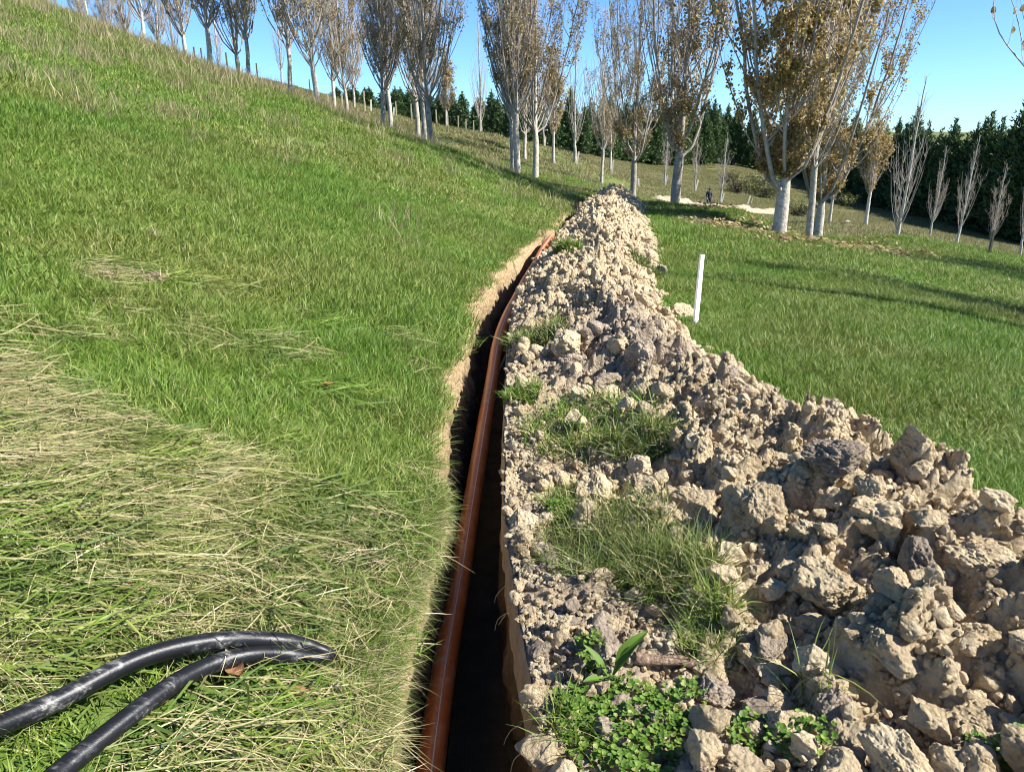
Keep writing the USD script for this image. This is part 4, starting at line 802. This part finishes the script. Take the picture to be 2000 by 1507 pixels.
# ------------------------------------------------------------------ stakes, sleeves and fence posts
def post_class(name, h, w, lean, mt, cap=0.0):
    c = klass(name); part(c, 'post', bar(h + .2, w, w, lean, 0, chamfer=.15), M[mt]); return c
PC = {'stake': post_class('stake_shape', 1.15, .075, .0, 'stake'), 'sleeve': post_class('sleeve_shape', 1.0, .13, .0, 'sleeve'), 'old': post_class('old_post_shape', 1.25, .12, .0, 'old_post')}
POSTS = [(177, 57, 27, 'stake', .8, 3, 'pale post standing alone on the crest at the top left'), (439, 165, 36, 'sleeve', .45, 2, 'short pale stake between the dense skyline poplar and the close pair'),
         (503, 186, 34, 'stake', .8, -1, 'pale stake right of the close poplar pair'), (560, 205, 33, 'stake', .75, 2, 'pale stake left of the open sparse poplar'), (615, 202, 60, 'stake', .9, 0, 'thin stake behind the long pale trunk'),
         (643, 231, 38, 'stake', .8, 0, 'pale stake right beside the long pale trunk'), (671, 233, 37, 'stake', .9, 1, 'yellowish stake between the two poplars behind the long pale trunk'), (715, 246, 42, 'stake', .9, 1, 'pale stake in the gap left of the touching poplar pair'),
         (724, 220, 60, 'sleeve', .9, -4, 'pale sleeve at the edge of the pines left of the touching pair'), (768, 232, 62, 'sleeve', .8, -6, 'pale sleeve at the edge of the pines behind the touching pair'), (776, 258, 45, 'stake', .9, 1, 'pale stake just right of the touching poplar pair'),
         (806, 268, 45, 'stake', .9, 1, 'pale stake left of the close poplars'), (854, 272, 46, 'stake', .9, 1, 'pale stake right of the close poplars, first of its row'), (876, 278, 46, 'stake', .9, 1, 'second pale stake right of the close poplars'),
         (896, 278, 47, 'stake', .85, 0, 'third pale stake right of the close poplars'), (911, 279, 48, 'stake', .85, 0, 'fourth pale stake right of the close poplars'), (926, 278, 48, 'stake', .85, 1, 'pale stake left of the bare whitish poplar'),
         (939, 279, 49, 'sleeve', .75, -6, 'leaning pale sleeve at the foot of the bare whitish poplar'), (874, 262, 52, 'sleeve', .7, -8, 'leaning sleeve under the small leafy poplar by the pines'), (1064, 310, 45, 'sleeve', .6, -3, 'pale sleeve under the golden-leaved poplar'),
         (1126, 319, 41.5, 'sleeve', .7, -8, 'leaning white sleeve at the foot of the bare tree beyond the heap top'), (1194, 335, 44, 'sleeve', .8, -6, 'leaning white sleeve behind the slender poplar above the heap'), (1249, 349, 60, 'sleeve', 1.1, 4, 'broad pale sleeve right of the brown-leaved poplar'),
         (1299, 362, 77, 'sleeve', 1.0, -8, 'leaning white sleeve left of the large grey trunk'), (1358, 372, 79, 'sleeve', 1.1, -10, 'leaning white sleeve left above the distant person'), (1410, 382, 71, 'sleeve', .9, -10, 'leaning white sleeve right above the distant person'),
         (1460, 394, 74, 'sleeve', .9, -12, 'leaning white sleeve before the brown shrub'), (1467, 395, 76, 'sleeve', .6, -8, 'smaller sleeve next to the sleeve before the brown shrub')]
for u, v, d, kd, sc, lean, lab in POSTS:
    p = foot(u, v, d); x = UsdGeom.Xform(copy('stake' if kd == 'stake' else 'tree_sleeve', PC[kd], lab, 'stake' if kd == 'stake' else 'tree sleeve', M=trimesh.transformations.translation_matrix(p - np.array([0, 0, .1])) @ euler(0, math.radians(-lean), 0) @ np.diag([sc, sc, sc, 1])))
for u, v, d, sc in [(383, 131, 58, 1), (397, 135, 58, 1), (446, 148, 62, 1.1), (504, 160, 66, 1), (552, 172, 69, .9), (606, 183, 72, .9)]:
    copy('fence_post', PC['old'], 'dark old fence post on the far ridge behind the skyline poplars', 'fence post', loc=foot(u, v, d), rz=10, scale=sc, group='dark fence posts on the far ridge')
p = foot(1916, 573, 17); copy('fence_post', PC['old'], 'thin dark post alone in the right-hand field', 'fence post', loc=p, rz=0, scale=(.35, .35, .35))

# ------------------------------------------------------------------ pines, bushes
def pine(name, seed, H, R):
    r = np.random.RandomState(seed); c = klass(name); n_ = 12
    part(c, 'trunk', tube(np.stack([np.zeros(n_), np.zeros(n_), np.linspace(-.3, H, n_)], 1), .16 * (1 - np.linspace(0, .95, n_)), 7), M['dark_bark'], True)
    V, F = [], []; br = []
    z = .25
    while z < H - .1:
        k = z / H; L = R * (1 - k) ** .8 * (1 if k > .12 else .75) + .12; nb = 7 if k < .8 else 5; a0 = r.uniform(0, 6.28)
        for b in range(nb):
            a = a0 + b * 6.28 / nb + r.uniform(-.3, .3); l_ = L * r.uniform(.7, 1.15); rise = .15 + .75 * k; dv = np.array([math.cos(a), math.sin(a), rise]); br.append((np.array([0, 0, z]), np.array([0, 0, z]) + dv * l_))
            m_ = int(7 + l_ * 11)
            for q in range(m_):
                s = r.uniform(.25, 1.02); p = np.array([0, 0, z]) + dv * l_ * s + r.normal(size=3) * .12; sz = r.uniform(.16, .34) * (1.0 if k < .85 else .7)
                for w in range(2):
                    e = r.normal(size=3) + dv * .8 + np.array([0, 0, .7]); e /= np.linalg.norm(e); g = np.cross(e, r.normal(size=3)); g /= np.linalg.norm(g); o = len(V)
                    V += [p - g * sz * .32, p + g * sz * .32, p + e * sz * 1.3]; F.append([o, o + 1, o + 2])
        z += r.uniform(.28, .42)
    for q in range(60):                                       # leader shoot
        p = np.array([0, 0, H * r.uniform(.88, 1.09)]) + r.normal(size=3) * .05; e = r.normal(size=3) * .6 + np.array([0, 0, 1.2]); e /= np.linalg.norm(e); g = np.cross(e, r.normal(size=3)); g /= np.linalg.norm(g); o = len(V); V += [p - g * .07, p + g * .07, p + e * .35]; F.append([o, o + 1, o + 2])
    part(c, 'branches', tubes(np.array([[a, (a + b) / 2, b] for a, b in br]), np.tile([.03, .02, .008], (len(br), 1)), 3), M['dark_bark'])
    part(c, 'needles', (np.array(V), np.array(F)), M['pine'], kind='stuff'); return c
PN = [pine('pine_shape', 11, 7.2, 1.7), pine('pine_shape_001', 12, 7.8, 1.9), pine('pine_shape_002', 13, 6.6, 1.8), pine('pine_shape_003', 14, 7.5, 1.6)]
told_pines = {}
def belt(line, step, rows, top, label, group):
    """pines along a line of (u, v, depth) foot points; top: picture height their tips reach"""
    A = np.array([P(*q) for q in line]); s = np.concatenate([[0], np.cumsum(np.linalg.norm(np.diff(A[:, :2], axis=0), axis=1))]); tt = np.arange(0, s[-1], step)
    for rw in range(rows):
        for q in tt + step * .5 * rw:
            x, y = np.interp(q, s, A[:, 0]) + rp.normal() * .3, np.interp(q, s, A[:, 1]) + 2.6 * rw + rp.normal() * .3; z = float(hz(x, y)); dv = np.array([x, y, z]) - EYE; dd = dv @ FWD; uu = 1000 + FPX * dv[0] / dd
            want = EYE[2] + (P(uu, np.interp(uu, *top), 1.0) - EYE)[2] * dd - z; sc = want / 7.2 * rp.uniform(.80, 1.06)
            cov = sorted(POP, key=lambda q: abs(q[0] - uu)); lab = next(l_ for l_ in (('front' if rw == 0 else 'back') + '-row dark pine behind the ' + q[5] for q in cov) if len(l_.split()) <= 16); told_pines[lab] = told_pines.get(lab, 0) + 1
            copy('pine_tree', PN[rp.randint(4)], lab, 'pine', loc=(x, y, z), rz=rp.uniform(0, 360), scale=(max(sc, .85) * 1.0, max(sc, .85) * 1.0, sc), group=group + ': ' + lab)
belt([(660, 205, 92), (800, 240, 96), (1000, 282, 96), (1150, 306, 99), (1270, 322, 110), (1420, 322, 120), (1560, 345, 118), (1680, 392, 104)], 2.3, 2, ([600, 700, 800, 900, 1000, 1130, 1250, 1500, 1720], [182, 170, 172, 180, 183, 192, 202, 225, 258]),
     'dark pine of the shelter belt behind the poplars on the left and middle', 'dark pines behind the middle poplars')
belt([(1640, 388, 106), (1760, 415, 94), (1850, 436, 86), (2000, 478, 76), (2120, 510, 70)], 2.1, 2, ([1640, 1720, 1760, 1800, 1950, 2000, 2120], [248, 252, 244, 248, 250, 240, 238]),
     'dark pine of the shelter belt behind the bare trees on the right', 'dark pines behind the right-hand bare trees')
def bush_class(name, seed):
    r = np.random.RandomState(seed); c = klass(name); pl = [grow(np.array([r.normal() * .5, r.normal() * .5, -.1]), r.uniform(0, 6.28), .2, r.uniform(.4, 1.1), r.uniform(1.2, 2.2), 7, r, .15) for _ in range(60)]
    part(c, 'stems', tubes(np.array(pl), np.tile(np.linspace(.02, .006, 7), (60, 1)), 3), M['twig']); src = np.array(pl)[:, 2:].reshape(-1, 3); n_ = 2200
    c0 = src[r.randint(0, len(src), n_)] + r.normal(size=(n_, 3)) * .16; a = r.normal(size=(n_, 3)); a /= np.linalg.norm(a, axis=1, keepdims=True); b = np.cross(a, r.normal(size=(n_, 3))); b /= np.linalg.norm(b, axis=1, keepdims=True); s = r.uniform(.06, .13, n_)[:, None]
    part(c, 'foliage', (np.stack([c0, c0 + a * s + b * s * .5, c0 + a * s * 2, c0 + a * s - b * s * .5], 1).reshape(-1, 3), ((np.arange(n_) * 4)[:, None, None] + np.array([[0, 1, 2], [0, 2, 3]])[None]).reshape(-1, 3)), M['bush'], kind='stuff'); return c
BC = [bush_class('bush_shape', 21), bush_class('bush_shape_001', 22)]
for k, (u, v, d, sc, lab) in enumerate([(1440, 388, 90, 1.0, 'brown shrub left in the thicket behind the distant person'), (1470, 385, 92, 1.25, 'largest brown shrub in the thicket behind the distant person'), (1500, 396, 90, 1.0, 'brown shrub right in the thicket beside the thick white trunk'), (1425, 366, 100, .9, 'upper brown shrub of the thicket on the far slope'),
        (1560, 418, 60, .7, 'dry brown scrub between the thick white trunk and the slim pale trunk'), (1650, 405, 92, .9, 'dark scrub at the foot of the pines right of the golden poplars')]):
    copy('shrub', BC[k % 2], lab, 'shrub', loc=foot(u, v, d), rz=50 * k, scale=sc)

# far spoil line that turns right across the valley
def far_spoil(line, label):
    A = np.array([foot(*q) for q in line]); A = spline(A, 160); dvec = np.gradient(A[:, :2], axis=0); dvec /= np.linalg.norm(dvec, axis=1, keepdims=True); nx = np.stack([-dvec[:, 1], dvec[:, 0]], 1)
    q = np.linspace(-1, 1, 15); V = []
    for i in range(160):
        e = min(1, i / 8, (159 - i) / 8); X = A[i, 0] + nx[i, 0] * q * .95; Y = A[i, 1] + nx[i, 1] * q * .95
        V.append(np.stack([X, Y, hz(X, Y) - .03 + e * np.clip(1 - q ** 2, 0, 1) * (.52 + .9 * (noise2(X, Y, 1.3, 99, 3) - .45))], 1))
    o = thing('far_spoil_heap', label, 'spoil heap'); part(o, 'earth', (np.vstack(V), grid_faces(160, 15)), M['heap'], 40, tint=np.full(160 * 15, .35)); return A
FA = far_spoil([(1246, 403, 40), (1320, 410, 48), (1390, 415, 56), (1450, 419, 58), (1510, 423, 60), (1545, 428, 60)], 'low pale spoil line running across the far grass past the distant person')
FAR = [far_spoil.__name__]
# pale stone by the right trees
p = foot(1655, 436, 55); vv, ff = clod_mesh(801, 3, (1.3, .7, .4)); o = thing('stone', 'small whitish stone lying in the grass left of the bare right-hand row', 'stone', p + np.array([0, 0, .1])); part(o, 'rock', (vv * .2, ff), M['sleeve'], True)

# ------------------------------------------------------------------ the distant person
def limb_mesh(bones):
    parts = []
    for (a, ra), (b, rb) in bones:
        s1 = manifold3d.Manifold.sphere(ra, 20).translate(tuple(a)); s2 = manifold3d.Manifold.sphere(rb, 20).translate(tuple(b)); parts.append(manifold3d.Manifold.batch_hull([s1, s2]))
    m_ = parts[0]
    for q in parts[1:]: m_ = m_ + q
    m_ = m_.refine_to_length(.035).to_mesh(); t_ = trimesh.Trimesh(m_.vert_properties[:, :3], m_.tri_verts, process=True); trimesh.smoothing.filter_taubin(t_, iterations=8); return t_
pp = foot(1383, 407, 66)
pe = thing('person', 'person in dark clothes and hat standing behind the far spoil line', 'person', pp - np.array([0, 0, .10]), rz=12)
J = dict(hipL=(-.10, 0, .90), hipR=(.10, 0, .90), kneeL=(-.14, -.03, .48), kneeR=(.15, -.02, .48), ankL=(-.17, .02, .08), ankR=(.19, .02, .08), toeL=(-.18, -.15, .04), toeR=(.21, -.15, .04), pel=(0, 0, .95), waist=(0, .0, 1.12), chest=(0, 0, 1.32), neck=(0, 0, 1.47), shL=(-.19, 0, 1.40), shR=(.19, 0, 1.40), elL=(-.27, .03, 1.12), elR=(.27, .03, 1.12), wrL=(-.24, -.12, .92), wrR=(.22, -.14, .93), head=(0, -.01, 1.60), chin=(0, -.05, 1.54))
J = {k: np.array(v) for k, v in J.items()}
def hand(w, side):
    out = [((w, .028), (w + np.array([0, -.05, -.05]), .034))]
    for i, ln in enumerate((.065, .075, .07, .055)):
        b0 = w + np.array([side * (.024 - .016 * i), -.07, -.07]); b1 = b0 + np.array([0, -.02, -.6 * ln]); b2 = b1 + np.array([0, .02, -.4 * ln]); out += [((b0, .010), (b1, .009)), ((b1, .009), (b2, .008))]
    t0 = w + np.array([-side * .02, -.04, -.03]); out.append(((t0, .011), (t0 + np.array([-side * .03, -.03, -.03]), .009))); return out
body = limb_mesh([((J['chest'], .12), (J['neck'], .062)), ((J['neck'], .058), (J['head'], .08)), ((J['head'], .098), (J['chin'], .07)), ((J['chin'] + np.array([0, -.045, .035]), .016), (J['chin'] + np.array([0, -.03, .075]), .014)),
                  ((J['head'] + np.array([-.098, 0, -.02]), .02), (J['head'] + np.array([-.098, 0, .02]), .022)), ((J['head'] + np.array([.098, 0, -.02]), .02), (J['head'] + np.array([.098, 0, .02]), .022)),
                  ((J['elL'], .04), (J['wrL'], .028)), ((J['elR'], .04), (J['wrR'], .028)), ((J['shL'], .05), (J['elL'], .04)), ((J['shR'], .05), (J['elR'], .04)), ((J['shL'], .05), (J['chest'], .09)), ((J['shR'], .05), (J['chest'], .09))] + hand(J['wrL'], -1) + hand(J['wrR'], 1))
part(pe, 'body', body, M['skin'], True)
jk = limb_mesh([((J['pel'], .15), (J['waist'], .145)), ((J['waist'], .145), (J['chest'], .165)), ((J['chest'], .165), (J['shL'], .075)), ((J['chest'], .165), (J['shR'], .075)), ((J['shL'], .075), (J['elL'], .058)), ((J['shR'], .075), (J['elR'], .058)), ((J['elL'], .058), (J['wrL'] * .9 + J['elL'] * .1, .046)), ((J['elR'], .058), (J['wrR'] * .9 + J['elR'] * .1, .046)), ((J['chest'], .14), (J['neck'] - np.array([0, 0, .03]), .075))])
part(pe, 'jacket', jk, M['cloth_dark'], True)
part(pe, 'trousers', limb_mesh([((J['pel'], .155), (J['hipL'], .115)), ((J['pel'], .155), (J['hipR'], .115)), ((J['hipL'], .112), (J['kneeL'], .078)), ((J['hipR'], .112), (J['kneeR'], .078)), ((J['kneeL'], .078), (J['ankL'], .062)), ((J['kneeR'], .078), (J['ankR'], .062))]), M['cloth_navy'], True)
for s in 'LR': part(pe, 'boot', limb_mesh([((J['ank' + s], .06), (J['toe' + s], .048)), ((J['ank' + s] + np.array([0, .05, -.03]), .045), (J['ank' + s], .055))]), M['boot'], True)
hb = trimesh.creation.cylinder(.19, .014, sections=32); hb.apply_translation((0, -.01, 1.655)); hc = limb_mesh([((J['head'] + np.array([0, 0, .05]), .112), (J['head'] + np.array([0, 0, .085]), .098))])
ht_ = part(pe, 'hat', hc, M['hat'], True); part(ht_, 'brim', hb, M['hat'])
for s in (-1, 1): part(pe, 'eye', trimesh.creation.icosphere(1, .012).apply_translation(np.array([s * .035, -.103, 1.60])), M['boot'], True)

# fine roots sticking out of the trench's right wall
rr_ = np.random.RandomState(55)
for k in range(16):
    y = rr_.uniform(1.25, 2.7); sgn = 1 if k < 10 else -1; t0 = (float(edge_right(np.array([y]))[0]) if sgn > 0 else float(edge_left(np.array([y]))[0])) + sgn * .02; z0 = float(hz(xt(y) + t0, y)) - rr_.uniform(.02, .28); L = rr_.uniform(.06, .15)
    c = np.cumsum(np.vstack([[xt(y) + t0, y, z0], np.stack([-sgn * L / 7 * np.linspace(1, .3, 7) + rr_.normal(size=7) * .003, rr_.normal(size=7) * .006 - .003, -L / 9 * np.linspace(.1, 1.6, 7)], 1)]), 0)
    part(tr, 'root', tube(c, np.linspace(.0022, .001, 8), 4), M['root'])
print('grass instances', count)
